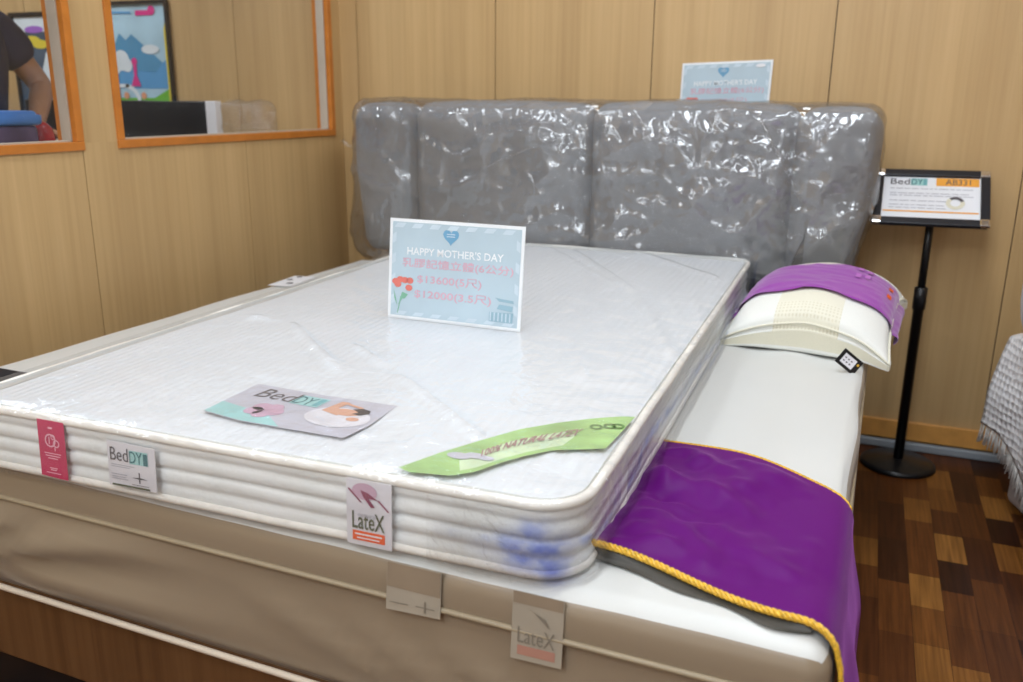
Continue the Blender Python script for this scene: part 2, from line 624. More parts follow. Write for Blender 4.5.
def nz3(p, s, o=0.0):
    return noise.noise(Vector((p[0] * s + o, p[1] * s + o * 1.7, p[2] * s - o)))


def ridge(p, s, o=0.0, k=3):
    return (1 - abs(nz3(p, s, o))) ** k


def smooth(a, b, x):
    t = max(0, min(1, (x - a) / (b - a)))
    return t * t * (3 - 2 * t)


def thing(name, label, cat, loc=(0, 0, 0), rz=0.0, group=None):
    o = bpy.data.objects.new(name, None)
    COL.objects.link(o)
    o.empty_display_size = 0.1
    o.location = loc
    o.rotation_euler = (0, 0, rz)
    return tag(o, label, cat, group)


def tag(o, label, cat, group=None):
    o['label'] = label
    o['category'] = cat
    if group:
        o['group'] = group
    return o


def struct(o):
    o['kind'] = 'structure'
    return o


class Plane:
    """2D drawing area in a parent's local space: origin, unit axes, normal"""

    def __init__(s, parent, o, u, v, lift=0.0006):
        s.p, s.o, s.u, s.v = parent, Vector(o), Vector(u).normalized(), Vector(v).normalized()
        s.n = s.u.cross(s.v).normalized()
        s.lift = lift

    def at(s, x, y, layer=1):
        return s.o + s.u * x + s.v * y + s.n * s.lift * layer

    def each(s, name, polys, mat, layer=1):
        for k, q in enumerate(polys):
            s.poly(name, [q], mat, layer + 0.12 * k)

    def poly(s, name, polys, mat, layer=1, smooth=False):
        V, Fc = [], []
        for pl in polys:
            b = len(V)
            V += [s.at(x, y, layer + 0.12 * min(5, b // 4)) for x, y in pl]
            Fc.append(list(range(b, b + len(pl))))
        return link(name, V, Fc, mat, s.p)

    def rect(s, name, x0, y0, x1, y1, mat, layer=1):
        return s.poly(name, [[(x0, y0), (x1, y0), (x1, y1), (x0, y1)]], mat, layer)

    def slab(s, name, pts, t, mat):
        n = len(pts)
        V = [s.o + s.u * x + s.v * y for x, y in pts] + [s.o + s.u * x + s.v * y - s.n * t for x, y in pts]
        Fc = [list(range(n)), list(range(2 * n - 1, n - 1, -1))]
        for i in range(n):
            j = (i + 1) % n
            Fc.append([i, n + i, n + j, j])
        return link(name, V, Fc, mat, s.p)

    def text(s, name, body, x, y, w_, h_, mat, layer=2, bold=0.0, shear=0.0):
        cu = bpy.data.curves.new('txt', 'FONT')
        cu.body = body
        cu.size = 1.0
        cu.offset = bold
        cu.resolution_u = 3
        to = bpy.data.objects.new('txt', cu)
        COL.objects.link(to)
        bpy.context.view_layer.update()
        me = bpy.data.meshes.new_from_object(to.evaluated_get(bpy.context.evaluated_depsgraph_get()))
        bpy.data.objects.remove(to)
        if not me.vertices:
            return None
        xs = [v.co.x for v in me.vertices]
        ys = [v.co.y for v in me.vertices]
        x0, x1, y0, y1 = min(xs), max(xs), min(ys), max(ys)
        for v in me.vertices:
            a = (v.co.x - x0) / (x1 - x0) * w_
            bb = (v.co.y - y0) / (y1 - y0) * h_
            v.co = s.at(x + a + shear * bb, y + bb, layer)
        me.name = name
        me.materials.clear()
        me.materials.append(mat)
        o = bpy.data.objects.new(name, me)
        COL.objects.link(o)
        o.parent = s.p
        return o


def circ(cx, cy, r, n=18, ry=None, a0=0, a1=360):
    ry = r if ry is None else ry
    full = abs(a1 - a0) >= 360
    k = n if full else n + 1
    return [(cx + r * math.cos(R(a0 + (a1 - a0) * i / n)), cy + ry * math.sin(R(a0 + (a1 - a0) * i / n))) for i in range(k)]


def ringq(cx, cy, r0, r1, n=20, a0=0, a1=360):
    out = []
    for i in range(n):
        a, b = R(a0 + (a1 - a0) * i / n), R(a0 + (a1 - a0) * (i + 1) / n)
        out.append([(cx + r0 * math.cos(a), cy + r0 * math.sin(a)), (cx + r1 * math.cos(a), cy + r1 * math.sin(a)),
                    (cx + r1 * math.cos(b), cy + r1 * math.sin(b)), (cx + r0 * math.cos(b), cy + r0 * math.sin(b))])
    return out


# ------------------------------------------------------------------ room shell
XW = -1.0147          # near face of the windowed partition
CEIL = 2.6
struct(MB().box(-4.2, 3.6, -5.6, 0.1, -0.1, 0.0).build('floor', M['parquet']))
struct(MB().box(-4.2, 3.6, -5.6, 0.1, CEIL, CEIL + 0.1).build('ceiling', M['ceiling']))
wb = MB()
wb.box(-4.2, 3.6, 0.008, 0.1, 0, CEIL, 1)
xs = [-4.2] + [-0.3437 + 0.5915 * k for k in range(-6, 7)] + [3.6]
xs = sorted(x for x in xs if -4.2 <= x <= 3.6)
for a, b in zip(xs, xs[1:]):
    if b - a > 0.02:
        wb.box(a + 0.0016, b - 0.0016, 0.0, 0.008, 0, CEIL, 0)
struct(wb.build('wall_back', [M['panel'], M['gap']]))
struct(MB().box(3.6, 3.7, -5.6, 0.1, 0, CEIL).build('wall_right', M['panel']))
struct(MB().box(-4.2, 3.6, -5.7, -5.6, 0, CEIL).build('wall_front', M['paint']))
struct(MB().box(-4.3, -4.2, -5.6, 0.1, 0, CEIL).build('wall_far_left', M['panel']))

# partition with two openings
W2 = (-1.183, -0.066)
W1 = (-2.55, -1.303)
ZS, ZT = 1.012, 2.05
FW = 0.024
TH = 0.058
wl = MB()
core = 0.006


def wall_piece(y0, y1, z0, z1):
    wl.box(XW - core, XW - TH + core, y0, y1, z0, z1, 1)


open_in = [(W2[0] + FW - 0.004, W2[1] - FW + 0.004), (W1[0] + FW - 0.004, W1[1] - FW + 0.004)]
zb_, zt_ = ZS + FW - 0.004, ZT - FW + 0.004
wall_piece(-5.6, 0, 0, zb_)
wall_piece(-5.6, 0, zt_, CEIL)
wall_piece(open_in[0][1], 0, zb_, zt_)
wall_piece(open_in[1][1], open_in[0][0], zb_, zt_)
wall_piece(-5.6, open_in[1][0], zb_, zt_)
seams = [0, -0.62, -1.307, -1.93, -2.55, -3.2, -3.8, -4.4, -5.0, -5.6]
for a, b in zip(seams[1:], seams[:-1]):
    for (sx0, sx1) in ((XW, XW - core), (XW - TH, XW - TH + core)):
        wl.box(sx0, sx1, a + 0.0014, b - 0.0014, 0, zb_, 0)
        wl.box(sx0, sx1, a + 0.0014, b - 0.0014, zt_, CEIL, 0)
for (sx0, sx1) in ((XW, XW - core), (XW - TH, XW - TH + core)):
    wl.box(sx0, sx1, open_in[0][1], 0, zb_, zt_, 0)
    wl.box(sx0, sx1, open_in[1][1], open_in[0][0], zb_, zt_, 0)
    wl.box(sx0, sx1, -5.6, open_in[1][0], zb_, zt_, 0)
struct(wl.build('wall_left', [M['panel'], M['gap']]))


def window(name, y0, y1):
    root = thing(name, '', 'window')
    del root['label'], root['category']
    struct(root)
    f = MB()
    for xa, xb in ((XW + 0.007, XW - 0.012), (XW - TH + 0.012, XW - TH - 0.007)):
        f.box(xa, xb, y0, y1, ZS, ZS + FW, 0, bev=0.002)
        f.box(xa, xb, y0, y1, ZT - FW, ZT, 0, bev=0.002)
        f.box(xa, xb, y0, y0 + FW, ZS + FW, ZT - FW, 0, bev=0.002)
        f.box(xa, xb, y1 - FW, y1, ZS + FW, ZT - FW, 0, bev=0.002)
    struct(f.build('window_frame', M['orange'], root))
    j = MB()
    a, b = XW - 0.012, XW - TH + 0.012
    t = 0.003
    j.box(a, b, y0 + FW - t, y0 + FW + t, ZS + FW, ZT - FW)
    j.box(a, b, y1 - FW - t, y1 - FW + t, ZS + FW, ZT - FW)
    j.box(a, b, y0 + FW, y1 - FW, ZS + FW - t, ZS + FW + t)
    j.box(a, b, y0 + FW, y1 - FW, ZT - FW - t, ZT - FW + t)
    struct(j.build('jamb', M['jamb'], root))
    struct(MB().box(XW - 0.03, XW - 0.034, y0 + FW + t, y1 - FW - t, ZS + FW + t, ZT - FW - t).build('pane', M['glass'], root))


window('window_1', *W1)
window('window_2', *W2)

struct(MB().box(XW, 3.6, -0.014, -0.0005, 0.036, 0.102, bev=0.003).build('baseboard_back', M['skirting']))
du = MB().box(XW, 3.6, -0.022, -0.0005, 0.0, 0.03, bev=0.006)
struct(du.build('trim_1', M['grey_plastic']))

# ------------------------------------------------------------------ bed frame
BX, BY, BPHI = 1.044, -0.33, R(-1.12)
ZB = 0.5685
BL, BW = 1.895, 1.82
bf = thing('wooden_bed', 'low brown wooden bed frame showing under the hem of the beige covered mattress', 'bed frame', (BX, BY, 0), BPHI)
z0, z1 = 0.158, 0.318
MB().box(-BW + 0.02, -0.02, -BL + 0.02, -BL + 0.05, z0, z1, bev=0.004).build('front_rail', M['frame_wood'], bf)
MB().box(-0.05, -0.02, -BL + 0.05, -0.02, z0, z1, bev=0.004).build('side_rail', M['frame_wood'], bf)
MB().box(-BW + 0.02, -BW + 0.05, -BL + 0.05, -0.02, z0, z1, bev=0.004).build('side_rail', M['frame_wood'], bf)
MB().box(-BW + 0.05, -0.05, -BL + 0.05, -0.02, z1 - 0.03, z1 - 0.005).build('platform', M['frame_wood'], bf)
MB().box(-BW + 0.06, -0.08, -BL + 0.055, -0.05, 0.0, z0 + 0.08).build('plinth', M['black'], bf)

# ------------------------------------------------------------------ base mattress with beige cover
bm_ = thing('covered_mattress', 'wide thick mattress in a beige satin cover, underneath the white one', 'mattress', (BX, BY, 0.318), BPHI)
HB = ZB - 0.318


def folds(x, z):
    d = 0.0
    ax, az = -1.46, HB - 0.185
    dx, dz = x - ax, z - az
    rr = math.hypot(dx, dz)
    an = math.degrees(math.atan2(dz, dx))
    for (c, wd, am) in ((30, 7, 0.03), (13, 4.5, 0.034), (-1, 4, 0.030), (-12, 5, .016)):
        d += am * math.exp(-((an - c) / wd) ** 2) * math.exp(-((rr - 0.15) / 0.36) ** 2) * smooth(0.0, 0.1, rr)
    # diagonal drag folds in the middle
    for (x0, sl, wd, am, xa, xb) in ((-0.52, -0.55, 0.014, 0.010, -0.52, -0.22), (-0.66, -0.5, 0.016, 0.007, -0.66, -0.4), (-0.85, -0.35, 0.016, 0.006, -0.85, -0.5), (-0.38, -0.6, 0.014, 0.008, -0.38, -0.1), (-0.22, -0.5, 0.012, 0.008, -0.2, -0.02)):
        zc = HB - 0.10 + (x - x0) * sl
        d += 1.6 * am * math.exp(-((z - zc) / wd) ** 2) * smooth(xa, xa + 0.12, x) * (1 - smooth(xb - 0.08, xb, x))
    return d


def base_disp(o, n, q):
    p = o.copy()
    zz = p.z
    if n.y < -0.5:
        d = folds(p.x, zz) * smooth(HB - 0.062, HB - 0.10, zz) * smooth(0.0, 0.05, zz) - 0.006 * smooth(HB - 0.05, HB - 0.07, zz)
        d += 0.004 * math.exp(-((zz - (HB - 0.062)) / 0.008) ** 2)
        mid = 1 - ((zz - HB / 2) / (HB / 2)) ** 2
        p.y -= d + 0.006 * max(0, mid)
    if n.x > 0.5:
        p.x += 0.007 * math.sin(p.y * 9) * (1 - q.z) * 0.5 + 0.006 * nz3(p, 4)
    if n.z > 0.5:
        p.z += 0.0035 * nz3(p, 3.1, 3) + 0.0022 * nz3(Vector((p.x * 2.6, p.y * 0.9, 0)), 3.5, 9)
        if p.x > -0.34:
            # gathers in the cream panel near the front corner and pillow
            p.z += 0.003 * math.sin((p.x * 38 + p.y * 7)) * smooth(-1.25, -0.75, p.y) * smooth(0, 0.05, -p.x)
    return p


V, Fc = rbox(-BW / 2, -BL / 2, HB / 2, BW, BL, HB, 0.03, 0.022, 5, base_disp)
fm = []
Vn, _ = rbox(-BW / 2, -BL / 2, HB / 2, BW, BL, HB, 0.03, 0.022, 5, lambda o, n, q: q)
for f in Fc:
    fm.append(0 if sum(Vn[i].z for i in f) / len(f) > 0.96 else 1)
link('cover', V, Fc, None, bm_, True, mats=[M['cover_top'], M['cover_shade']], fmat=fm)


def loop_pts(x0, x1, y0, y1, r, z, step=0.03, zf=None):
    pts = []
    for (cx, cy, a0) in ((x1 - r, y1 - r, 0), (x0 + r, y1 - r, 90), (x0 + r, y0 + r, 180), (x1 - r, y0 + r, 270)):
        for i in range(7):
            a = R(a0 + 90 * i / 6)
            pts.append(Vector((cx + r * math.cos(a), cy + r * math.sin(a), z)))
    out = []
    for i, p in enumerate(pts):
        q = pts[(i + 1) % len(pts)]
        n = max(1, int((q - p).length / step))
        for k in range(n):
            out.append(p.lerp(q, k / n))
    if zf:
        out = [zf(p) for p in out]
    return out


def base_pipe(z):
    def fz(p):
        p = p.copy()
        if p.y < -BL + 0.02:
            p.y -= 0.005
        return p
    return loop_pts(-BW, 0.0, -BL, 0, 0.03, z, 0.025, fz)


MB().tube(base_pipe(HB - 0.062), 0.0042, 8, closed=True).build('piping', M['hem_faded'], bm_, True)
MB().tube(base_pipe(0.010), 0.0055, 8, closed=True).build('hem', M['hem'], bm_, True)

# two labels showing through the sheer side
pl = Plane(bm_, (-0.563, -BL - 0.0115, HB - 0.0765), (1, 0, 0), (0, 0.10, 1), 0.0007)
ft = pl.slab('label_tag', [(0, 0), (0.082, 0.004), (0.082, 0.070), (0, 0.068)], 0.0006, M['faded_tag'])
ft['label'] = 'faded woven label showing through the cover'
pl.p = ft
pl.rect('label_shade', 0.001, 0.034, 0.081, 0.0685, M['tag_shade'])
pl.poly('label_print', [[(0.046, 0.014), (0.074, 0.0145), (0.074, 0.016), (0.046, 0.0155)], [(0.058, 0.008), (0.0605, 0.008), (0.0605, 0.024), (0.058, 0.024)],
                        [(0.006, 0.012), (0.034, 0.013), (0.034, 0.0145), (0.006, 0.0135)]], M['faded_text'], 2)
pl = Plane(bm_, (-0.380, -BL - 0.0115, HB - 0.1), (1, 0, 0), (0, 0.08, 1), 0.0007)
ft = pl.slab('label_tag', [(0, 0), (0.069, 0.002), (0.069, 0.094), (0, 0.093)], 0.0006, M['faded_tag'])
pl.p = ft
pl.rect('label_shade', 0.001, 0.078, 0.068, 0.0935, M['tag_shade'])
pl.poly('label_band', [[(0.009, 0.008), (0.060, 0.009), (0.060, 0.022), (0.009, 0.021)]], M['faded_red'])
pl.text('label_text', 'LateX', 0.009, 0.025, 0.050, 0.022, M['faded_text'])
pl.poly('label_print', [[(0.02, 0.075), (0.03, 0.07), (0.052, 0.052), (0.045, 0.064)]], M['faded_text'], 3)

# ------------------------------------------------------------------ white mattress
TX, TPHI = 0.6788, R(0.925)
TW_, TL_ = 1.07, 1.88
TT = 0.1129
tm = thing('wrapped_mattress', 'thin white quilted mattress wrapped in clear plastic, lying on the beige one', 'mattress', (TX, BY, ZB + 0.002), TPHI)
TT -= 0.002


FOLDS = []     # long fold lines across the top in mattress coordinates


def line_fold(x, y, ax, ay, bx, by, wd, am, bend=0.0):
    dx, dy = bx - ax, by - ay
    L = math.hypot(dx, dy)
    ux, uy = dx / L, dy / L
    s = (x - ax) * ux + (y - ay) * uy
    t = -(x - ax) * uy + (y - ay) * ux + bend * math.sin(math.pi * max(0, min(1, s / L)))
    return am * math.exp(-(t / wd) ** 2) * smooth(0, 0.08, s) * (1 - smooth(L - 0.08, L, s))


FLX = [
    (-0.999, -1.268, -0.848, -1.263, 0.0080, 0.0040, 0.0),
    (-0.848, -1.263, -0.543, -1.544, 0.0070, 0.0050, 0.0),
    (-0.649, -1.355, -0.472, -1.490, 0.0060, 0.0040, 0.0),
    (-0.472, -1.490, -0.163, -1.753, 0.0060, 0.0040, 0.0),
    (-0.702, -1.579, -0.619, -1.630, 0.0060, 0.0030, 0.0),
    (-0.568, -0.108, -0.199, -0.712, 0.0070, 0.0050, 0.0),
    (-0.199, -0.712, -0.012, -1.229, 0.0070, 0.0050, 0.0),
    (-0.669, -0.065, -0.263, -0.650, 0.0060, 0.0030, 0.0),
    (-0.361, -0.058, -0.018, -0.446, 0.0060, 0.0050, 0.0),
    (-0.232, -1.128, -0.124, -1.454, 0.0060, 0.0030, 0.0),
    (-0.411, -1.278, -0.421, -1.474, 0.0070, 0.0020, 0.0),
    (-0.619, -1.724, -0.487, -1.789, 0.0035, 0.0030, 0.0),
    (-0.626, -1.732, -0.511, -1.791, 0.0030, 0.0020, 0.0),
    (-0.490, -1.731, -0.394, -1.795, 0.0035, 0.0030, 0.0),
    (-0.387, -1.767, -0.322, -1.781, 0.0040, 0.0025, 0.0),
    (-0.370, -0.822, -0.267, -0.996, 0.0060, 0.0030, 0.0),
    (-0.096, -0.578, 0.004, -0.975, 0.0060, 0.0030, 0.0),
    (-0.182, -0.546, -0.061, -0.908, 0.0060, 0.0030, 0.0),
    (-0.065, -1.364, -0.025, -1.446, 0.0040, 0.0030, 0.0),
    (-0.936, -1.876, -0.780, -1.907, 0.0050, 0.0020, 0.0),
    (-0.192, -1.841, -0.145, -1.850, 0.0040, 0.0030, 0.0),
    (-0.082, -1.797, -0.101, -1.650, 0.0050, 0.0030, 0.0),
    (-0.267, -1.779, -0.207, -1.840, 0.0040, 0.0025, 0.0),
    (-0.063, -1.675, -0.042, -1.814, 0.0050, 0.0030, 0.0),
]
FL = FLX



def creases(x, y):
    z = 0.0
    for f in FL:
        z += line_fold(x, y, f[0], f[1], f[2], f[3], max(0.0085, f[4] * 1.7), f[5], f[6])
    return z


def t_top(x, y):
    p = Vector((x, y, 0))
    z = 0.0035 * nz3(p, 2.2, 4) + 0.0014 * nz3(p, 9, 2)
    u, v = (x + TW_ / 2) / (TW_ / 2), (y + TL_ / 2) / (TL_ / 2)
    z += 0.008 * (1 - u ** 4) * (1 - v ** 4) - 0.005
    return z + 0.9 * creases(x, y)


def t_disp(o, n, q):
    p = o.copy()
    if n.z > 0.5:
        p.z += t_top(p.x, p.y) * smooth(0.5, 1, n.z)
    h = Vector((n.x, n.y, 0))
    if h.length > 0.3 and abs(n.z) < 0.8:
        h.normalize()
        t = p.z / TT
        if 0.05 < t < 0.93:
            b = abs(math.sin(math.pi * (t - 0.07) / 0.84 * 4))
            wob = 0.0012 * nz3(p, 9)
            p += h * (0.011 * b ** 0.6 - 0.006 + wob)
    return p


V, Fc = rbox(-TW_ / 2, -TL_ / 2, TT / 2, TW_, TL_, TT, 0.016, 0.024, 3, None)
# denser vertical sampling for the quilted rolls, own generator
def t_body():
    r = 0.065
    Zs = [TT * i / 34 for i in range(35)]
    ring = loop_pts(-TW_ + 0.006, -0.006, -TL_ + 0.006, -0.006, r, 0, 0.02)
    cen = Vector((-TW_ / 2, -TL_ / 2, 0))
    nr = len(ring)
    nrm = []
    for i, p in enumerate(ring):
        t = (ring[(i + 1) % nr] - ring[i - 1]).normalized()
        nrm.append(Vector((t.y, -t.x, 0)))
    V, Fc, fm = [], [], []
    for z in Zs:
        t = z / TT
        for i, p in enumerate(ring):
            n = nrm[i]
            if 0.06 <= t <= 0.94:
                b = abs(math.sin(math.pi * (t - 0.06) / 0.88 * 4 + 0.0))
                off = 0.007 * b ** 0.5 - 0.005 + 0.0022 * nz3(p + Vector((0, 0, z)), 10) * b
                zz = z + 0.002 * nz3(p, 5, 8)
            else:
                off = -0.007
                zz = z
            q = p + n * off
            V.append(Vector((q.x, q.y, zz)))
    for l in range(len(Zs) - 1):
        for i in range(nr):
            j = (i + 1) % nr
            Fc.append([l * nr + i, l * nr + j, (l + 1) * nr + j, (l + 1) * nr + i])
            fm.append(0)
    Fc.append(list(range(nr))[::-1])
    fm.append(0)
    return V, Fc, fm, ring, nrm


V, Fc, fm, ring, nrm = t_body()
link('quilted_side', V, Fc, M['knit_side'], tm, True)


def superpatch(z_off, step, hf, inset=0.0, r=0.06):
    """top sheet filling the rounded rectangle: grid in polar-free form"""
    nx, ny = int(TW_ / step), int(TL_ / step)
    V, Fc = [], []
    for i in range(nx + 1):
        for j in range(ny + 1):
            x = -TW_ + inset + (TW_ - 2 * inset) * i / nx
            y = -TL_ + inset + (TL_ - 2 * inset) * j / ny
            # pull the four corners in to a radius
            hx, hy = TW_ / 2 - inset, TL_ / 2 - inset
            px, py = x + TW_ / 2, y + TL_ / 2
            qx, qy = max(-(hx - r), min(hx - r, px)), max(-(hy - r), min(hy - r, py))
            dx, dy = px - qx, py - qy
            if dx and dy:
                m = max(abs(dx), abs(dy))
                L = math.hypot(dx, dy)
                px, py = qx + dx * m / L, qy + dy * m / L
            e = min(1.0, min(hx - abs(px), hy - abs(py)) / 0.03)
            V.append(Vector((px - TW_ / 2, py - TL_ / 2, z_off + hf(px - TW_ / 2, py - TL_ / 2, max(0.0, e)))))
    for i in range(nx):
        for j in range(ny):
            a = i * (ny + 1) + j
            Fc.append([a, a + ny + 1, a + ny + 2, a + 1])
    return V, Fc


def top_h(x, y, e):
    return t_top(x, y) - 0.009 * (1 - e) ** 2


V, Fc = superpatch(TT, 0.0085, top_h, 0.004)
link('top_panel', V, Fc, M['knit'], tm, True)


def tape_pts(z, off):
    out = []
    for p, n in zip(ring, nrm):
        q = p + n * off
        out.append(Vector((q.x, q.y, z + 0.0025 * nz3(p, 6, 5))))
    return out


MB().tube(tape_pts(TT - 0.0075, 0.0), 0.0072, 10, closed=True).build('edge_tape', M['tape'], tm, True)
MB().tube(tape_pts(0.0085, 0.0), 0.0065, 10, closed=True).build('edge_tape', M['tape'], tm, True)


# --- clear wrap around it
def film_h(x, y, e):
    p = Vector((x, y, 0))
    z = t_top(x, y) + 0.0055
    z += 1.3 * creases(x, y)
    z += 0.0016 * ridge(p, 5, 3, 6) + 0.0016 * nz3(p, 14, 1)
    edge = smooth(0.25, 0.0, min(-x, y + TL_, x + TW_))
    z += 0.0035 * edge * ridge(p, 12, 7, 3)
    return z - 0.006 * (1 - e) ** 2


def film_body():
    V, Fc = superpatch(TT, 0.0078, film_h, -0.004, 0.07)
    n0 = len(V)
    ringf = loop_pts(-TW_ - 0.004, 0.004, -TL_ - 0.004, 0.004, 0.07, 0, 0.013)
    nr = len(ringf)
    nm = []
    for i, p in enumerate(ringf):
        t = (ringf[(i + 1) % nr] - ringf[i - 1]).normalized()
        nm.append(Vector((t.y, -t.x, 0)))
    K = 12
    for l in range(K + 1):
        t = l / K
        z = TT - 0.002 + 0.005 - t * (TT + 0.001)
        for p, n in zip(ringf, nm):
            bul = 0.004 + 0.005 * math.sin(math.pi * t)
            q = Vector((p.x, p.y, z))
            bul += (0.002 if p.x > -0.05 else 0.005) * ridge(Vector((p.x * 1.0 + p.y, z * 3, 0)), 9, 2, 3) * math.sin(math.pi * t)
            # loose plastic along the right side
            if p.x > -0.03:
                bul += (0.001 + 0.002 * nz3(q, 3, 6)) * math.sin(math.pi * t)
            V.append(q + n * bul)
    for l in range(K):
        for i in range(nr):
            j = (i + 1) % nr
            Fc.append([n0 + l * nr + j, n0 + l * nr + i, n0 + (l + 1) * nr + i, n0 + (l + 1) * nr + j])
    return V, Fc


V, Fc = film_body()
fo = link('plastic_wrap', V, Fc, M['film_bed'], tm, True)
fo['label'] = 'clear plastic wrap'


def streak(pts, wfun, off, name='wrap_seam', mat=None, zs=6):
    """a blue crease in the wrap that follows the side"""
    V, Fc = [], []
    n = len(pts)
    for i, (p, nrm_) in enumerate(pts):
        t = i / (n - 1)
        w2 = wfun(t) / 2
        for k in range(zs + 1):
            h = -w2 + 2 * w2 * k / zs
            V.append(Vector((p.x, p.y, p.z + h)) + nrm_ * (off + 0.0015 * nz3(p, 30, k)))
    for i in range(n - 1):
        for k in range(zs):
            a = i * (zs + 1) + k
            Fc.append([a, a + zs + 1, a + zs + 2, a + 1])
    return link(name, V, Fc, mat or M['film_blue'], fo, True)


# blue gathered blotch at the front corner: tinted creased patch of the wrap


def blue_patch():
    m = film('blue_gather', milk=0.0, crinkle=0.8, scale=22, dist=0.01, base=0.0)
    nt = m.node_tree
    tr = [n_ for n_ in nt.nodes if n_.type == 'BSDF_TRANSPARENT'][0]
    at = N(nt, 'ShaderNodeVertexColor')
    at.layer_name = 'ink'
    n_ = N(nt, 'ShaderNodeTexNoise', Scale=34.0, Detail=4.0)
    lnk(nt, coords(nt, (1, 1, 1.6)), 0, n_, 'Vector')
    mm = N(nt, 'ShaderNodeMath', operation='MULTIPLY')
    lnk(nt, at, 0, mm, 0)
    r_ = ramp(nt, [(0.38, (0.25, 0.25, 0.25)), (0.62, (1, 1, 1))])
    lnk(nt, n_, 0, r_, 0)
    lnk(nt, r_, 0, mm, 1)
    c_ = ramp(nt, [(0.0, (1, 1, 1)), (0.5, (0.62, 0.68, 0.95)), (1.0, (0.38, 0.45, 0.90))])
    lnk(nt, mm, 0, c_, 0)
    lnk(nt, c_, 0, tr, 'Color')
    return m


def ink_patch(pt, fun, nu, nv, mat):
    V, Fc, C_ = [], [], []
    for i in range(nu + 1):
        for j in range(nv + 1):
            u, v = i / nu, j / nv
            V.append(pt(u, v))
            C_.append(fun(u, v))
    for i in range(nu):
        for j in range(nv):
            a_ = i * (nv + 1) + j
            Fc.append([a_, a_ + nv + 1, a_ + nv + 2, a_ + 1])
    o = link('wrap_tint', V, Fc, mat, fo, True)
    ca_ = o.data.color_attributes.new('ink', 'FLOAT_COLOR', 'POINT')
    for k, c in enumerate(C_):
        ca_.data[k].color = (c, c, c, 1)
    return o


BLUE = blue_patch()


def corner_pt(u, v):
    # follows the rounded front right corner, u from the front to the side
    L = u * 0.30
    r = 0.07
    z = 0.004 + 0.100 * v
    off = 0.0165 + 0.001 * math.sin(u * 40)
    if L < 0.13:
        return Vector((-0.07 - 0.13 + L, -TL_ - off, z))
    a_ = (L - 0.13) / r
    if a_ < math.pi / 2:
        return Vector((-0.07 + (r + off) * math.sin(a_), -TL_ + 0.07 - (r + off) * math.cos(a_), z))
    return Vector((off, -TL_ + 0.07 + (L - 0.13 - r * math.pi / 2), z))


def blotch(u, v):
    x, y = (u - 0.46) / 0.17, (v - 0.47) / 0.24
    d = math.exp(-(x * x + y * y) ** 1.3)
    d += 0.8 * math.exp(-((u - 0.47 - 0.03 * (v - 0.6)) / 0.05) ** 2) * smooth(0.45, 0.7, v) * (1 - smooth(0.85, 1, v)) * 0.7
    d += 0.8 * math.exp(-((u - 0.50 - 0.20 * (0.4 - v)) / 0.05) ** 2) * (1 - smooth(0.2, 0.45, v)) * smooth(0, 0.08, v)
    d += 0.55 * math.exp(-((v - 0.50 - 0.55 * (u - 0.5)) / 0.06) ** 2) * smooth(0.5, 0.6, u)
    d += 0.25 * math.exp(-((v - 0.55 + 0.2 * (u - 0.2)) / 0.1) ** 2) * (1 - smooth(0.2, 0.4, u)) * smooth(0, 0.15, u)
    return min(1, d)


ink_patch(corner_pt, blotch, 60, 24, BLUE)


def side_pt(u, v):
    return Vector((0.0165 + 0.001 * math.sin(u * 60), -TL_ + 0.17 + (TL_ - 0.20) * u, 0.004 + 0.104 * v))


def side_ink(u, v):
    c = 0.66 + 0.16 * smooth(0, 0.1, u) - 0.30 * smooth(0.12, 0.5, u) + 0.05 * math.sin(u * 21)
    d = (0.75 - 0.35 * smooth(0.08, 0.3, u)) * math.exp(-((v - c) / 0.10) ** 2)
    d += 0.35 * math.exp(-((v - c + 0.28) / 0.06) ** 2) * smooth(0.1, 0.4, u)
    return d + 0.5 * smooth(0.9, 1.0, u)


ink_patch(side_pt, side_ink, 140, 20, BLUE)

# --- tags sewn on the front
FY = -TL_ - 0.0062
# magenta
pl = Plane(tm, (-0.877, FY, 0.012), (1, 0, 0), (0.02, 0.05, 1), 0.0006)
g = pl.slab('care_tag', [(0, 0), (0.054, -0.002), (0.052, 0.092), (-0.002, 0.092)], 0.0012, M['magenta'])
g['label'] = 'magenta woven tag'
pl.p = g
pl.poly('tag_emblem', ringq(0.024, 0.060, 0.0085, 0.0110) + ringq(0.036, 0.056, 0.0045, 0.0065, 14) + ringq(0.030, 0.066, 0.003, 0.0045, 12)
        + [[(0.021, 0.054), (0.023, 0.054), (0.023, 0.066), (0.021, 0.066)], [(0.032, 0.044), (0.034, 0.044), (0.034, 0.05), (0.032, 0.05)]]
        + [[(0.021, 0.079), (0.030, 0.079), (0.030, 0.082), (0.021, 0.082)]], M['magenta_light'])
pl.poly('tag_text', [[(0.010 + d, z), (0.044 - d, z), (0.044 - d, z + 0.0016), (0.010 + d, z + 0.0016)] for z, d in
                     ((0.038, 0.0), (0.034, 0.002), (0.030, 0.007), (0.014, 0.009), (0.011, 0.011), (0.006, 0.002))], M['magenta_light'])
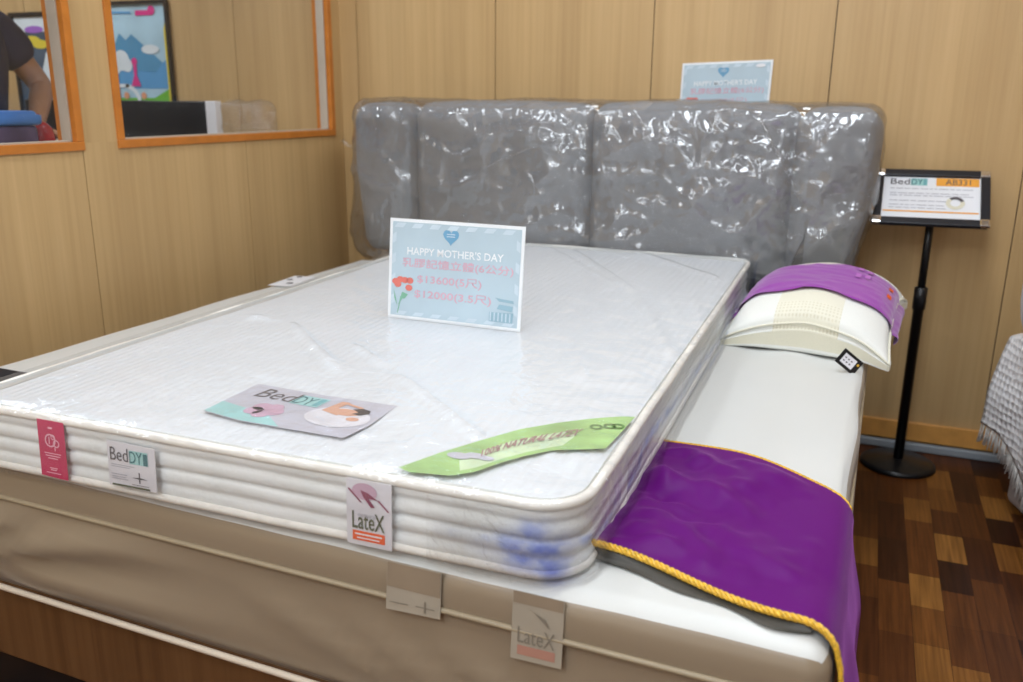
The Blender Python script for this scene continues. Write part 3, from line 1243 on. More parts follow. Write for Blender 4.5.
# BedDY tag
pl = Plane(tm, (-0.737, FY - 0.001, 0.020), (1, 0, 0.015), (0.0, 0.05, 1), 0.0006)
g = pl.slab('care_tag', [(0, 0), (0.090, 0), (0.090, 0.068), (0, 0.071)], 0.0012, M['tag_white'])
g['label'] = 'white tag with grey and teal print'
pl.p = g
pl.text('tag_text', 'Bed', 0.006, 0.041, 0.034, 0.021, M['grey_text'])
pl.rect('tag_block', 0.042, 0.039, 0.077, 0.060, M['teal_pale'])
pl.text('tag_text', 'DY', 0.043, 0.041, 0.024, 0.018, M['teal_dark'])
pl.rect('tag_block', 0.069, 0.040, 0.0765, 0.058, M['teal_dark'], 2)
pl.poly('tag_text', [[(0.006, z), (0.006 + l, z), (0.006 + l, z + 0.0012), (0.006, z + 0.0012)] for z, l in ((0.034, 0.045), (0.031, 0.036), (0.019, 0.03), (0.015, 0.028), (0.012, 0.032))], M['light_text'])
pl.poly('tag_emblem', [[(0.058, 0.010), (0.0605, 0.010), (0.0605, 0.027), (0.058, 0.027)], [(0.044, 0.0175), (0.058, 0.0165), (0.076, 0.0172), (0.060, 0.0195)],
                       [(0.044, 0.0065), (0.076, 0.0065), (0.076, 0.0073), (0.044, 0.0073)]], M['grey_text'])
pl.rect('tag_block', 0.006, 0.001, 0.078, 0.004, M['olive_text'])
# LateX tag
pl = Plane(tm, (-0.324, FY - 0.001, 0.007), (1, 0, 0.0), (0.0, 0.04, 1), 0.0006)
g = pl.slab('care_tag', [(0, 0), (0.068, 0), (0.068, 0.094), (0, 0.094)], 0.0012, M['tag_white'])
g['label'] = 'tall white tag with an orange band'
pl.p = g
pl.rect('tag_block', 0.009, 0.007, 0.058, 0.021, M['orange_print'])
pl.poly('tag_text', [[(0.013, 0.0155), (0.054, 0.0155), (0.054, 0.0175), (0.013, 0.0175)], [(0.016, 0.0105), (0.05, 0.0105), (0.05, 0.012), (0.016, 0.012)]], M['white_print'], 2)
pl.text('tag_text', 'LateX', 0.009, 0.024, 0.049, 0.025, M['olive_text'], bold=0.01)
pl.text('tag_text', 'natural', 0.018, 0.042, 0.028, 0.006, M['light_text'])
pl.poly('tag_emblem', [circ(0.028, 0.078, 0.019, 20, 0.012)], M['mauve'])
pl.poly('tag_emblem', [[(0.022, 0.080), (0.034, 0.077), (0.050, 0.068), (0.034, 0.070), (0.044, 0.058), (0.038, 0.057), (0.026, 0.071)],
                       [(0.003, 0.079), (0.022, 0.062), (0.024, 0.063), (0.005, 0.081)], [(0.048, 0.068), (0.064, 0.054), (0.065, 0.056), (0.05, 0.07)]], M['mauve_dark'], 2)

# --- printed leaflet under the wrap
ca, sa = math.cos(-TPHI), math.sin(-TPHI)


def to_T(x, y):
    dx, dy = x - TX, y - BY
    return (dx * ca - dy * sa, dx * sa + dy * ca)


zt = ZB + 0.002 + TT
lf = thing('leaflet', 'printed leaflet with teal corner and sleeping person, under plastic on the white mattress', 'leaflet', (0.062, -2.116, zt + 0.0025), R(-2.5))
pl = Plane(lf, (0, 0, 0), (1, 0, 0), (0, 1, 0), 0.0003)
LW, LH = 0.262, 0.142
# local frame: x to the right, y away from the viewer
pl.slab('sheet', [(0, 0), (0.08, -0.010), (0.16, -0.006), (LW, 0.0), (0.268, 0.06), (LW - 0.002, 0.15), (0.13, LH), (-0.012, LH)], 0.0006, M['leaf_grey'])
pl.poly('teal_band', [[(0, 0.001), (0.08, -0.009), (0.15, -0.0055), (0.10, 0.030), (0.04, 0.040), (-0.004, 0.048)]], M['teal_pale'])
pl.text('title', 'Bed', 0.022, 0.088, 0.072, 0.040, M['grey_text'], 2, shear=0.1)
pl.rect('title_block', 0.096, 0.086, 0.150, 0.126, M['teal_pale'], 2)
pl.text('title', 'DY', 0.098, 0.089, 0.035, 0.032, M['teal_dark'], 3)
pl.rect('title_block', 0.137, 0.090, 0.147, 0.122, M['teal'], 3)
pl.poly('flower_print', [circ(0.085 + 0.018 * math.cos(a), 0.042 + 0.016 * math.sin(a), 0.016, 10) for a in (0, 1.2, 2.4, 3.7, 5)], M['mauve'], 2)
pl.poly('pillow_print', [circ(0.205, 0.065, 0.055, 20, 0.040)], M['tag_white'], 2)
pl.poly('figure_print', [circ(0.205, 0.088, 0.026, 16, 0.014), [(0.165, 0.080), (0.172, 0.126), (0.188, 0.128), (0.184, 0.100), (0.205, 0.082), (0.200, 0.070)],
                         [(0.176, 0.126), (0.186, 0.118), (0.222, 0.108), (0.220, 0.116)], circ(0.232, 0.066, 0.011, 12, 0.008)], M['skin_print'], 3)
pl.poly('hair_print', [[(0.208, 0.103), (0.222, 0.112), (0.238, 0.108), (0.243, 0.096), (0.232, 0.084), (0.218, 0.086), (0.224, 0.095)]], M['hair'], 4)

# --- green corner sash
gs = thing('corner_sash', 'curved pale green printed paper sash across the mattress front corner, under plastic', 'paper sash', (0.448, -2.192, zt + 0.0025), 0)
pl = Plane(gs, (0, 0, 0), (1, 0, 0), (0, 1, 0), 0.0003)
outer = [(0.0, 0.004), (0.030, 0.075), (0.062, 0.135), (0.097, 0.197), (0.140, 0.245), (0.185, 0.285), (0.225, 0.312), (0.243, 0.317)]
inner = [(0.022, -0.004), (0.075, 0.006), (0.100, 0.030), (0.118, 0.068), (0.140, 0.104), (0.170, 0.140), (0.205, 0.158), (0.236, 0.175)]


def resamp(P, n):
    out = []
    for i in range(n + 1):
        t = i / n * (len(P) - 1)
        k = min(int(t), len(P) - 2)
        f = t - k
        out.append((P[k][0] * (1 - f) + P[k + 1][0] * f, P[k][1] * (1 - f) + P[k + 1][1] * f))
    return out


O_, I_ = resamp(outer, 30), resamp(inner, 30)
V, Fc, fm = [], [], []
rows = 8
for a, b in zip(O_, I_):
    for k in range(rows + 1):
        f = k / rows
        V.append((a[0] * (1 - f) + b[0] * f, a[1] * (1 - f) + b[1] * f, 0.0004 * math.sin(k)))
for i in range(30):
    for k in range(rows):
        a = i * (rows + 1) + k
        Fc.append([a, a + rows + 1, a + rows + 2, a + 1])
        fm.append(1 if (4 <= k <= 6 and 5 < i < 22) or (3 <= k <= 4 and 8 < i < 20) else 0)
link('sheet', V, Fc, None, gs, True, mats=[M['sash_green'], M['sash_pale']], fmat=fm)


def sash_at(t, f):
    k = t * 30
    i = min(29, int(k))
    g_ = k - i
    a = [O_[i][d] * (1 - g_) + O_[i + 1][d] * g_ for d in (0, 1)]
    b = [I_[i][d] * (1 - g_) + I_[i + 1][d] * g_ for d in (0, 1)]
    return (a[0] * (1 - f) + b[0] * f, a[1] * (1 - f) + b[1] * f)


def sash_text(name, body, t0, t1, f0, f1, mat):
    cu = bpy.data.curves.new('txt', 'FONT')
    cu.body = body
    cu.resolution_u = 2
    cu.offset = 0.02
    to = bpy.data.objects.new('txt', cu)
    COL.objects.link(to)
    bpy.context.view_layer.update()
    me = bpy.data.meshes.new_from_object(to.evaluated_get(bpy.context.evaluated_depsgraph_get()))
    bpy.data.objects.remove(to)
    xs_ = [v.co.x for v in me.vertices]
    ys_ = [v.co.y for v in me.vertices]
    for v in me.vertices:
        a = (v.co.x - min(xs_)) / (max(xs_) - min(xs_))
        b = (v.co.y - min(ys_)) / (max(ys_) - min(ys_))
        x, y = sash_at(t0 + (t1 - t0) * a, f1 + (f0 - f1) * b)
        v.co = (x, y, 0.0016)
    me.name = name
    me.materials.clear()
    me.materials.append(mat)
    o = bpy.data.objects.new(name, me)
    COL.objects.link(o)
    o.parent = gs


sash_text('sash_print', '100% NATURAL LATEX', 0.30, 0.74, 0.38, 0.60, M['sash_text'])
pl.poly('sash_icon', sum([ringq(*sash_at(t, 0.34), 0.006, 0.010, 14) for t in (0.79, 0.86, 0.93)], []), M['sash_icon'], 5)
pl.poly('leaf_print', [circ(*sash_at(t, f), r_, 12, r_ * 0.6) for t, f, r_ in ((0.2, 0.35, 0.018), (0.27, 0.5, 0.016), (0.33, 0.7, 0.012))], M['leaf_grey'], 3)

# ------------------------------------------------------------------ black cloth and white slip by the wall side
bc = thing('folded_cloth', 'black folded cloth on the beige cover beyond the white mattress left corner', 'cloth', (-0.86, -2.02, ZB + 0.001), R(2))
V, Fc = rbox(0.13, 0.075, 0.006, 0.30, 0.17, 0.012, 0.005, 0.03, 2, lambda o, n, q: o + Vector((0, 0, 0.002 * nz3(o, 12))))
link('folded_layer', V, Fc, M['black_soft'], bc, True)
sl = thing('paper_slip', 'small white slip with dark marks on beige cover by wood partition', 'paper', (-0.775, -0.86, ZB + 0.0035), R(4))
pl = Plane(sl, (0, 0, 0), (1, 0, 0), (0, 1, 0), 0.0004)
pl.slab('sheet', [(0, 0), (0.085, 0.002), (0.083, 0.17), (0.0, 0.165)], 0.0006, M['white_paper'])
pl.each('print_mark', [circ(0.05, 0.05, 0.012, 10), circ(0.02, 0.10, 0.011, 10), circ(0.025, 0.15, 0.010, 10)], M['grey_text'])

# ------------------------------------------------------------------ purple runner
RZ = ZB + 0.0045
rn = thing('bed_runner', 'purple satin bed runner with gold braid over the bed foot edge', 'bed runner', (BX, BY, 0), BPHI)


def runner_pt(s, t):
    """s: 0 under the white mattress .. 1 down the side; t: 0 front .. 1 back (base-mattress coordinates)"""
    flat = 0.36
    drop = 0.47
    rc = 0.03
    L = s * (flat + drop)
    yf = -1.825 + 0.030 * math.sin(L * 9 + 0.6) * (1 - L / 0.9)
    yf += -0.028 * smooth(0.05, 0.34, L)
    yb = -1.372 - 0.105 * smooth(0.14, 0.40, L) ** 1.3 + 0.01 * math.sin(L * 11)
    y = yf + (yb - yf) * t
    p = Vector((0, y, 0))
    lift = 0.015 * smooth(0.35, 0.0, t) * (0.7 + 0.5 * math.sin(L * 16 + 1))
    wr = 0.0
    if L < flat - rc:
        x = -flat + L
        z = RZ + lift
        w_ = Vector((x * 1.0, y, 0))
        amp = 0.050 * (0.35 + 0.65 * smooth(-0.05, -0.30, x)) * smooth(-0.335, -0.27, x)
        wr = amp * (0.5 + nz3(Vector((w_.x * 1.6 + w_.y * 1.5, (w_.y * 1.1 - w_.x * 1.2) * 0.8, 0)), 6.0, 5) + 0.45 * nz3(Vector((w_.x * 1.2 + w_.y * 1.5, (w_.y * 1.1 - w_.x * 1.4), 0)), 15, 2)) * 0.6 * smooth(0, 0.12, t) * smooth(1, 0.86, t)
        wr += 0.006 * smooth(-0.335, -0.27, x) * nz3(w_, 6, 11) * smooth(0, .1, t) * smooth(1, 0.9, t) + 0.001
        wr = max(wr, 0.0035)
        return Vector((x, y, z + wr))
    a = (L - (flat - rc)) / rc
    if a < math.pi / 2:
        x = -rc + (rc + 0.006) * math.sin(a)
        z = RZ + lift * (1 - a / 1.6) - rc + (rc + 0.002) * math.cos(a)
        return Vector((x, y, z))
    d = L - (flat - rc) - rc * math.pi / 2
    x = 0.008 + 0.036 * (1 - 0.3 * t) * smooth(0, 0.16, d) + 0.010 * math.sin(y * 14 + 2) * smooth(0, 0.2, d) + 0.004 * nz3(p, 9)
    z = RZ - rc - d
    return Vector((x, y, z))


NS, NT = 110, 56
V, Fc = [], []
for i in range(NS + 1):
    for j in range(NT + 1):
        V.append(runner_pt(i / NS, j / NT))
for i in range(NS):
    for j in range(NT):
        a = i * (NT + 1) + j
        Fc.append([a, a + NT + 1, a + NT + 2, a + 1])
link('cloth', V, Fc, M['purple'], rn, True)
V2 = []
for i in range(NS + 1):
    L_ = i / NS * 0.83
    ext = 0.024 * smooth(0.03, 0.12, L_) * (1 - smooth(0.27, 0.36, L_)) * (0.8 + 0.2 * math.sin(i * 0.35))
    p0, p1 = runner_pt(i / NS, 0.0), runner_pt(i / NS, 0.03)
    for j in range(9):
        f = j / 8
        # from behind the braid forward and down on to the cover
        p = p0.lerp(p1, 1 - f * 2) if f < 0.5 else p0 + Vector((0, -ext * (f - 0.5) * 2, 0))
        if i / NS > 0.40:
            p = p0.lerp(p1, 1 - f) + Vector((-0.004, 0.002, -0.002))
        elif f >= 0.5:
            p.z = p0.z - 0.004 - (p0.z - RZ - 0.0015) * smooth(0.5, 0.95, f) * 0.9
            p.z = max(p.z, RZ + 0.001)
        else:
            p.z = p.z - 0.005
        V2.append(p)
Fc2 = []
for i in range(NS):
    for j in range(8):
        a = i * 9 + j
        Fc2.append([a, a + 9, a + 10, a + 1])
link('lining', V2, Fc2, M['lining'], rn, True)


def braid(name, pts, r):
    mb = MB()
    n = int(sum((b - a).length for a, b in zip(pts, pts[1:])) / 0.0022)
    cur = []
    tot = len(pts) - 1
    for k in range(n + 1):
        t = k / n * tot
        i = min(int(t), tot - 1)
        cur.append(pts[i].lerp(pts[i + 1], t - i))
    for ph in (0, 2.094, 4.189):
        st = []
        for k, p in enumerate(cur):
            a = k * 0.62 + ph
            st.append(p + Vector((0.15 * math.cos(a), math.cos(a), math.sin(a))) * r * 0.62)
        mb.tube(st, r * 0.62, 6)
    return mb.build(name, M['gold'], rn, True)


braid('braid_trim', [runner_pt(i / 80, 0) + Vector((0.0, -0.003, 0.002 if i < 45 else 0)) for i in range(0, 81)], 0.0042)
braid('braid_trim', [runner_pt(i / 80, 1) + Vector((0.0, 0.001, 0.0)) for i in range(0, 36)], 0.0022)

# ------------------------------------------------------------------ pillow
pw = thing('pillow', 'white and cream pillow with purple satin band, at the bed head', 'pillow', (0.909, -0.715, ZB + 0.001), R(-5))
PWX, PWY, PH = 0.385, 0.58, 0.185


def pil(o, n, q):
    p = o.copy()
    u, v = q.x, q.y
    loft = max(0, (1 - abs(u) ** 2.6) * (1 - abs(v) ** 3.0))
    base = PH / 2
    corner = 1 - (abs(u) * abs(v)) ** 1.5
    side = 0.006 + 0.026 * corner
    zn = (p.z - base)
    zm = 0.012 + 0.030 * corner
    if zn >= 0:
        p.z = zm + zn / base * (side * 0.4 + 0.078 * loft ** 0.5 + 0.012 * corner)
    else:
        p.z = zm + zn / base * (zm - 0.0)
    p.x *= 1 - 0.05 * (1 - v * v) * u * u
    p.y *= 1 - 0.07 * (1 - u * u) * v * v
    cor = (abs(u) * abs(v)) ** 5
    p.x *= 1 + 0.05 * cor
    p.y *= 1 + 0.05 * cor
    p.z += 0.003 * nz3(p, 9, 3)
    p.z -= 0.010 * smooth(0.6, 1.0, u) * smooth(0.5, 1.0, -v)
    p.z += 0.022 * smooth(-0.2, 1, v)
    return p


V, Fc = rbox(0, 0, PH / 2, PWX, PWY, PH, 0.02, 0.014, 4, pil)
fm = []
Vq, _ = rbox(0, 0, PH / 2, PWX, PWY, PH, 0.02, 0.014, 4, lambda o, n, q: q)
for f in Fc:
    q = sum((Vq[i] for i in f), Vector()) / len(f)
    zc = sum(V[i].z for i in f) / len(f)
    if abs(q.z) < 0.55 and (abs(q.y) > 0.93 or abs(q.x) > 0.9):
        fm.append(1)
    elif q.z > 0 and abs(q.x) < 0.36:
        fm.append(2 if q.y < -0.78 else 3)
    else:
        fm.append(0)
link('pillow_body', V, Fc, None, pw, True, mats=[M['pillow_white'], M['gusset'], M['perforated'], M['cream_plain']], fmat=fm)


def pil_at(u, v, top=True, extra=0.0):
    """surface point over the pillow for parameters in -1..1"""
    hx, hy, r = PWX / 2, PWY / 2, 0.02
    zz = PH / 2
    p = Vector((u * hx, v * hy, zz if top else -zz))
    q = Vector((max(-(hx - r), min(hx - r, p.x)), max(-(hy - r), min(hy - r, p.y)), (zz - r) * (1 if top else -1)))
    n = (p - q).normalized()
    o = q + n * r + Vector((0, 0, PH / 2))
    o = pil(o, n, Vector((u, v, 1 if top else -1)))
    return o + n * extra


# purple band: wraps over the top from side to side
V, Fc = [], []
NU, NV = 60, 30
for i in range(NU + 1):
    for j in range(NV + 1):
        u = -1.0 + 2.0 * i / NU
        v0, v1 = -0.60 + 0.03 * math.sin(i * 0.25), 0.34 + 0.03 * math.sin(i * .2 + 1)
        v = v0 + (v1 - v0) * j / NV
        e = 0.006 + 0.004 * ridge(Vector((u * 0.5, v * 3.4 + 0.2 * u, 0)), 2.6, 2, 3)
        V.append(pil_at(u, v, True, e))
nb = NV + 1
# carry both ends down the sides
for sgn in (-1, 1):
    for l in range(1, 6):
        for j in range(NV + 1):
            s_ = V[0 * nb + j] if sgn < 0 else V[NU * nb + j]
            t = l / 5
            V.append(Vector((s_.x + sgn * (0.010 * math.sin(math.pi * t) + 0.006), s_.y, s_.z * (1 - t) + 0.022 * t)))
for i in range(NU):
    for j in range(NV):
        a = i * nb + j
        Fc.append([a, a + nb, a + nb + 1, a + 1])
b0 = (NU + 1) * nb
for si, start in ((0, 0), (1, NU * nb)):
    prev = start
    for l in range(5):
        cur = b0 + (si * 5 + l) * nb
        for j in range(NV):
            Fc.append([prev + j, cur + j, cur + j + 1, prev + j + 1])
        prev = cur
band = link('satin_band', V, Fc, M['purple_band'], pw, True)
# clear sticker and orange print on the band
for (u0, v0, w0, h0, mt_) in [(0.40, -0.05, 0.07, 0.13, 'band_mark'), (0.52, -0.02, 0.07, 0.13, 'band_mark'), (0.40, 0.22, 0.07, 0.1, 'band_mark'),
                              (0.53, 0.2, 0.07, 0.1, 'band_mark'), (0.86, -0.2, 0.05, 0.1, 'orange_print'), (0.86, 0.02, 0.05, 0.1, 'orange_print')]:
    Vs = [pil_at(u0 + du_, v0 + dv_, True, 0.0115) for (du_, dv_) in ((0, 0), (w0, 0), (w0, h0), (0, h0))]
    link('band_print', Vs, [[0, 1, 2, 3]], M[mt_], band)
# piping around the upper edge of the gusset
pp = []
for i in range(160):
    a = 2 * math.pi * i / 160
    c, s_ = math.cos(a), math.sin(a)
    m = max(abs(c), abs(s_))
    u, v = c / m, s_ / m
    p = pil_at(max(-0.985, min(0.985, u)), max(-0.985, min(0.985, v)), True, 0.0)
    pp.append(p + Vector((0.004 * u, 0.004 * v, -0.004)))
MB().tube(pp, 0.0028, 6, closed=True).build('piping', M['cream_plain'], pw, True)
# black swing tag at the front
hg = thing('swing_tag', 'small black hang tag with white label at the pillow front corner', 'tag', (1.004, -1.085, 0.590), 0)
TAGN = 1
hu = Vector((0.80, 0.05, -0.60)).normalized()
hv_ = Vector((0.52, 0.42, 0.72))
hv_ = (hv_ - hu * hv_.dot(hu)).normalized()
pl = Plane(hg, (-0.012, 0, 0), hu, hv_, 0.0005)
pl.slab('card', [(-0.026, -0.019), (0.026, -0.019), (0.026, 0.019), (-0.026, 0.019)], 0.002, M['black'])
pl.rect('label_panel', -0.018, -0.012, 0.014, 0.012, M['tag_white'])
pl.poly('label_text', [[(-0.014 + i * 0.008, -0.006 + j * 0.008), (-0.010 + i * 0.008, -0.006 + j * 0.008), (-0.010 + i * 0.008, -0.003 + j * 0.008), (-0.014 + i * 0.008, -0.003 + j * 0.008)] for i in range(3) for j in range(2)], M['grey_text'], 2)
pl.poly('gold_mark', [circ(0.020, 0.006, 0.003, 10)], M['gold'], 2)

# ------------------------------------------------------------------ headboard
hb = thing('headboard', 'grey padded headboard of four cushions wrapped in crinkled clear plastic', 'headboard', (0.112, -0.168, 0), 0)
HX0, HX1 = -0.90, 0.905
cuts = [(-0.910, -0.645, 1.145, -0.012), (-0.660, 0.008, 1.156, 0.0), (0.002, 0.670, 1.160, 0.0), (0.655, 0.906, 1.147, -0.014)]
MB().box(-0.86, 0.865, 0.03, 0.14, 0.0, 1.06, bev=0.01).build('back_frame', M['linen'], hb)
for k, (a, b, top, fy) in enumerate(cuts):
    zb0 = 0.60
    wx, hz = b - a, top - zb0
    end = k in (0, 3)

    def hd(o, n, q, k=k, end=end):
        p = o.copy()
        bul = 0.030 if not end else 0.022
        if n.y < -0.1:
            p.y -= bul * (1 - q.x ** 2) * (1 - abs(q.z) ** 3)
            if not end:
                # soft tension creases near the edges
                p.y += 0.006 * ridge(Vector((p.x * 1.3, p.z * 4, 1)), 3, k, 3) * abs(q.x) ** 2
        p.z -= 0.014 * q.x ** 2 * (q.z > 0) * (0.5 + 0.5 * q.z)
        if k == 3:
            p.x -= 0.05 * smooth(0.3, -1.0, q.z) * (q.x + 1) / 2
        if k == 0:
            p.x += 0.03 * smooth(0.3, -1.0, q.z) * (1 - q.x) / 2
        p += n * 0.002 * nz3(p, 8)
        return p

    V, Fc = rbox((a + b) / 2, -0.035 + fy, (zb0 + top) / 2, wx - 0.002, 0.17, hz, 0.058, 0.03, 5, hd)
    link('cushion', V, Fc, M['linen'], hb, True)


def wrapd(o, n, q):
    p = o.copy()
    rr = 0.016 * ridge(Vector((p.x * 1.0, p.z * 1.4, p.y)), 4.0, 1, 4)
    rr += 0.010 * ridge(Vector((p.x * 0.7 + p.z, p.z * 0.8 - p.x * 0.5, p.y)), 9.0, 4, 3)
    act = smooth(-0.25, 0.30, nz3(Vector((p.x, p.y, p.z * 0.8)), 3.0, 31))
    act = 0.25 + 0.95 * act
    rr *= 0.6 + 0.4 * act
    rr += act * 0.0055 * ridge(Vector((p.x * 0.8 + p.z * 0.6, p.z * 0.7 - p.x * 0.4, p.y)), 21, 8, 3) 
    m_ = nz3(p, 3.2, 21)
    rr += 0.004 * max(0, m_ + 0.15) * ridge(Vector((p.x, p.z * 1.6, p.y)), 30, 5, 2)
    ex = smooth(0.5, 1.0, abs(q.x))
    if n.y < -0.1:
        seg = 0.0
        for c0, c1 in ((-0.905, -0.65), (-0.65, 0.005), (0.005, 0.66), (0.66, 0.90)):
            if c0 <= p.x <= c1:
                seg = 1 - (2 * (p.x - c0) / (c1 - c0) - 1) ** 2
        bul = 0.006 + 0.026 * (1 - abs(q.z) ** 3) * seg ** 0.8
        p.y -= bul
    p += n * (rr * (0.45 if n.z > 0.5 or abs(n.x) > 0.5 else 1) - 0.004)
    # flared bag bottom at the left end, pulled-in taper at the right
    if q.x < -0.8:
        fl = smooth(-0.05, -0.62, q.z) * (1 - smooth(-0.66, -1.0, q.z))
        p.x -= 0.022 * fl + 0.012 * ridge(p, 7, 9, 3) * ex
    if q.x > 0.8:
        p.x -= 0.055 * smooth(0.1, -1.0, q.z)
        p.x += 0.010 * ridge(p, 6, 5, 3)
    return p


V, Fc = rbox(-0.003, -0.035, 0.862, 1.814, 0.196, 0.588, 0.055, 0.0078, 8, wrapd)
wo = link('plastic_wrap', V, Fc, M['film_board'], hb, True)
wo['label'] = 'crinkled clear plastic wrap'
# loose strip along one diagonal and a twisted tail at the left
MB().tube([(-0.905, -0.09, 0.965), (-0.930, -0.10, 0.985), (-0.950, -0.105, 1.000), (-0.958, -0.11, 1.005)], lambda t: 0.004 + 0.005 * t, 8).build('wrap_tail', M['film_clear'], wo, True)


def film_strip(pts, wd, name='wrap_fold'):
    V, Fc = [], []
    for i, p in enumerate(pts):
        p = Vector(p)
        d = (Vector(pts[min(i + 1, len(pts) - 1)]) - Vector(pts[max(0, i - 1)])).normalized()
        s_ = d.cross(Vector((0, 1, 0))).normalized()
        for k in range(5):
            f = (k - 2) / 2
            V.append(p + s_ * wd * f + Vector((0, -0.010 * (1 - f * f), 0)))
    for i in range(len(pts) - 1):
        for k in range(4):
            a = i * 5 + k
            Fc.append([a, a + 1, a + 6, a + 5])
    return link(name, V, Fc, M['film_clear'], wo, True)


film_strip([(0.545 + 0.16 * t, -0.150 - 0.012 * math.sin(math.pi * t), 1.12 - 0.27 * t) for t in [i / 14 for i in range(15)]], 0.006)
film_strip([(0.60 + 0.10 * t, -0.152 - 0.010 * math.sin(math.pi * t), 0.93 - 0.27 * t) for t in [i / 14 for i in range(15)]], 0.005)
film_strip([(-0.35 + 0.32 * t, -0.168, 0.93 + 0.15 * t - 0.03 * t * t) for t in [i / 14 for i in range(15)]], 0.004)
film_strip([(-0.80 + 0.02 * math.sin(4 * t), -0.150, 1.10 - 0.22 * t) for t in [i / 14 for i in range(15)]], 0.005)

# ------------------------------------------------------------------ tent card on the mattress
CARD_PINK = '乳膠記憶立體(6公分)'


def price_card(root, pl, W_, H_, tail=True):
    pl.slab('card', [(0, 0), (W_, 0), (W_, H_), (0, H_)], 0.0025, M['white_print'])
    b = 0.007
    pl.rect('blue_panel', b, b, W_ - b, H_ - b, M['card_blue'])
    # paler notched border marks
    marks = []
    for i in range(7):
        x = b + 0.012 + i * (W_ - 0.04) / 6.5
        marks.append([(x, H_ - b - 0.002), (x + 0.022, H_ - b - 0.002), (x + 0.014, H_ - b - 0.012), (x - 0.008, H_ - b - 0.012)])
        marks.append([(x, b + 0.002), (x + 0.022, b + 0.002), (x + 0.030, b + 0.010), (x + 0.008, b + 0.010)])
    for i in range(4):
        y = 0.03 + i * 0.045
        marks.append([(b + 0.001, y), (b + 0.010, y + 0.006), (b + 0.010, y + 0.026), (b + 0.001, y + 0.020)])
        marks.append([(W_ - b - 0.001, y), (W_ - b - 0.010, y + 0.006), (W_ - b - 0.010, y + 0.026), (W_ - b - 0.001, y + 0.020)])
    pl.poly('border_print', marks, M['card_light'], 2)
    hx, hy, hs = W_ * 0.47, H_ - 0.032, 0.019
    heart = []
    for i in range(28):
        t = 2 * math.pi * i / 28
        heart.append((hx + hs * (16 * math.sin(t) ** 3) / 16, hy + hs * (13 * math.cos(t) - 5 * math.cos(2 * t) - 2 * math.cos(3 * t) - math.cos(4 * t)) / 16))
    pl.poly('heart_emblem', [heart[::-1]], M['heart_blue'], 2)
    pl.poly('emblem_text', [[(hx - 0.010, hy + d), (hx + 0.010, hy + d), (hx + 0.010, hy + d + 0.0018), (hx - 0.010, hy + d + 0.0018)] for d in (0.004, -0.001)], M['card_light'], 3)
    pl.text('heading_text', "HAPPY MOTHER'S DAY", 0.045, H_ - 0.077, W_ - 0.09, 0.017, M['white_print'], 2, bold=0.015)
    pl.text('price_text', CARD_PINK, 0.034, H_ - 0.107, W_ - 0.055, 0.023, M['pink_print'], 2, bold=0.012)
    pl.text('price_text', '$13600(5尺)', 0.072, H_ - 0.141, 0.155, 0.023, M['pink_print'], 2, bold=0.012)
    pl.text('price_text', '$12000(3.5尺)', 0.066, H_ - 0.174, 0.185, 0.023, M['pink_print'], 2, bold=0.012)
    # carnations bottom left
    pl.poly('flower_print', [circ(0.018 + dx, 0.082 + dy, 0.009, 10, 0.007) for dx, dy in ((0, 0), (0.012, 0.005), (0.024, 0.004), (0.036, 0.004), (0.034, -0.012), (0.006, -0.006))], M['red_print'], 3)
    pl.poly('leaf_print', [[(0.024, 0.012), (0.026, 0.012), (0.034, 0.05), (0.031, 0.05)], [(0.026, 0.03), (0.03, 0.04), (0.045, 0.058), (0.04, 0.05)],
                           [(0.024, 0.028), (0.02, 0.045), (0.014, 0.065), (0.016, 0.045)], [(0.03, 0.045), (0.042, 0.045), (0.05, 0.055), (0.036, 0.06)]], M['green_print'], 3)
    # gift drawing bottom right
    pl.poly('gift_print', [[(W_ - 0.072, 0.016), (W_ - 0.018, 0.016), (W_ - 0.016, 0.038), (W_ - 0.072, 0.036)], [(W_ - 0.055, 0.044), (W_ - 0.02, 0.040), (W_ - 0.018, 0.052), (W_ - 0.05, 0.054)],
                           [(W_ - 0.06, 0.068), (W_ - 0.05, 0.060), (W_ - 0.016, 0.058), (W_ - 0.018, 0.064), (W_ - 0.045, 0.066)], ], M['sky_teal'], 3)
    pl.poly('gift_print', [[(W_ - 0.070 + i * 0.009, 0.018), (W_ - 0.0675 + i * 0.009, 0.018), (W_ - 0.0675 + i * 0.009, 0.036), (W_ - 0.070 + i * 0.009, 0.036)] for i in range(6)], M['card_light'], 4)


zc = zt + 0.0045
CO = Vector((0.023, -1.474, zc))
CU = Vector((0.312, -0.006, 0.0)).normalized()
tc_ = thing('price_card', 'pale blue Mother\'s Day price card standing upright on the white mattress', 'price card', CO, 0, 'blue price cards')
pl = Plane(tc_, (0, 0, 0), CU, (0.008, 0.10, 1), 0.0004)
price_card(tc_, pl, 0.320, 0.220)
# folded back leg of the holder
V = [Vector((0.02, 0.004, 0.0)), Vector((0.29, 0.014, 0.0)), Vector((0.29, 0.085, 0.0)), Vector((0.02, 0.075, 0.0))]
lg = MB().box(0.02, 0.29, 0.004, 0.085, -0.0005, 0.0015)
lg.build('holder_foot', M['glass'], tc_)

wc = thing('price_card', 'pale blue price card on the wall above the right side of the headboard', 'price card', (0.352, -0.004, 1.075), 0, 'blue price cards')
pl = Plane(wc, (0, 0, 0), (1, 0, 0.035), (0.02, 0, 1), 0.0005)
price_card(wc, pl, 0.30, 0.207)
pl.poly('sticker', [circ(0.262, 0.190, 0.016, 16, 0.006)], M['white_paper'], 5)

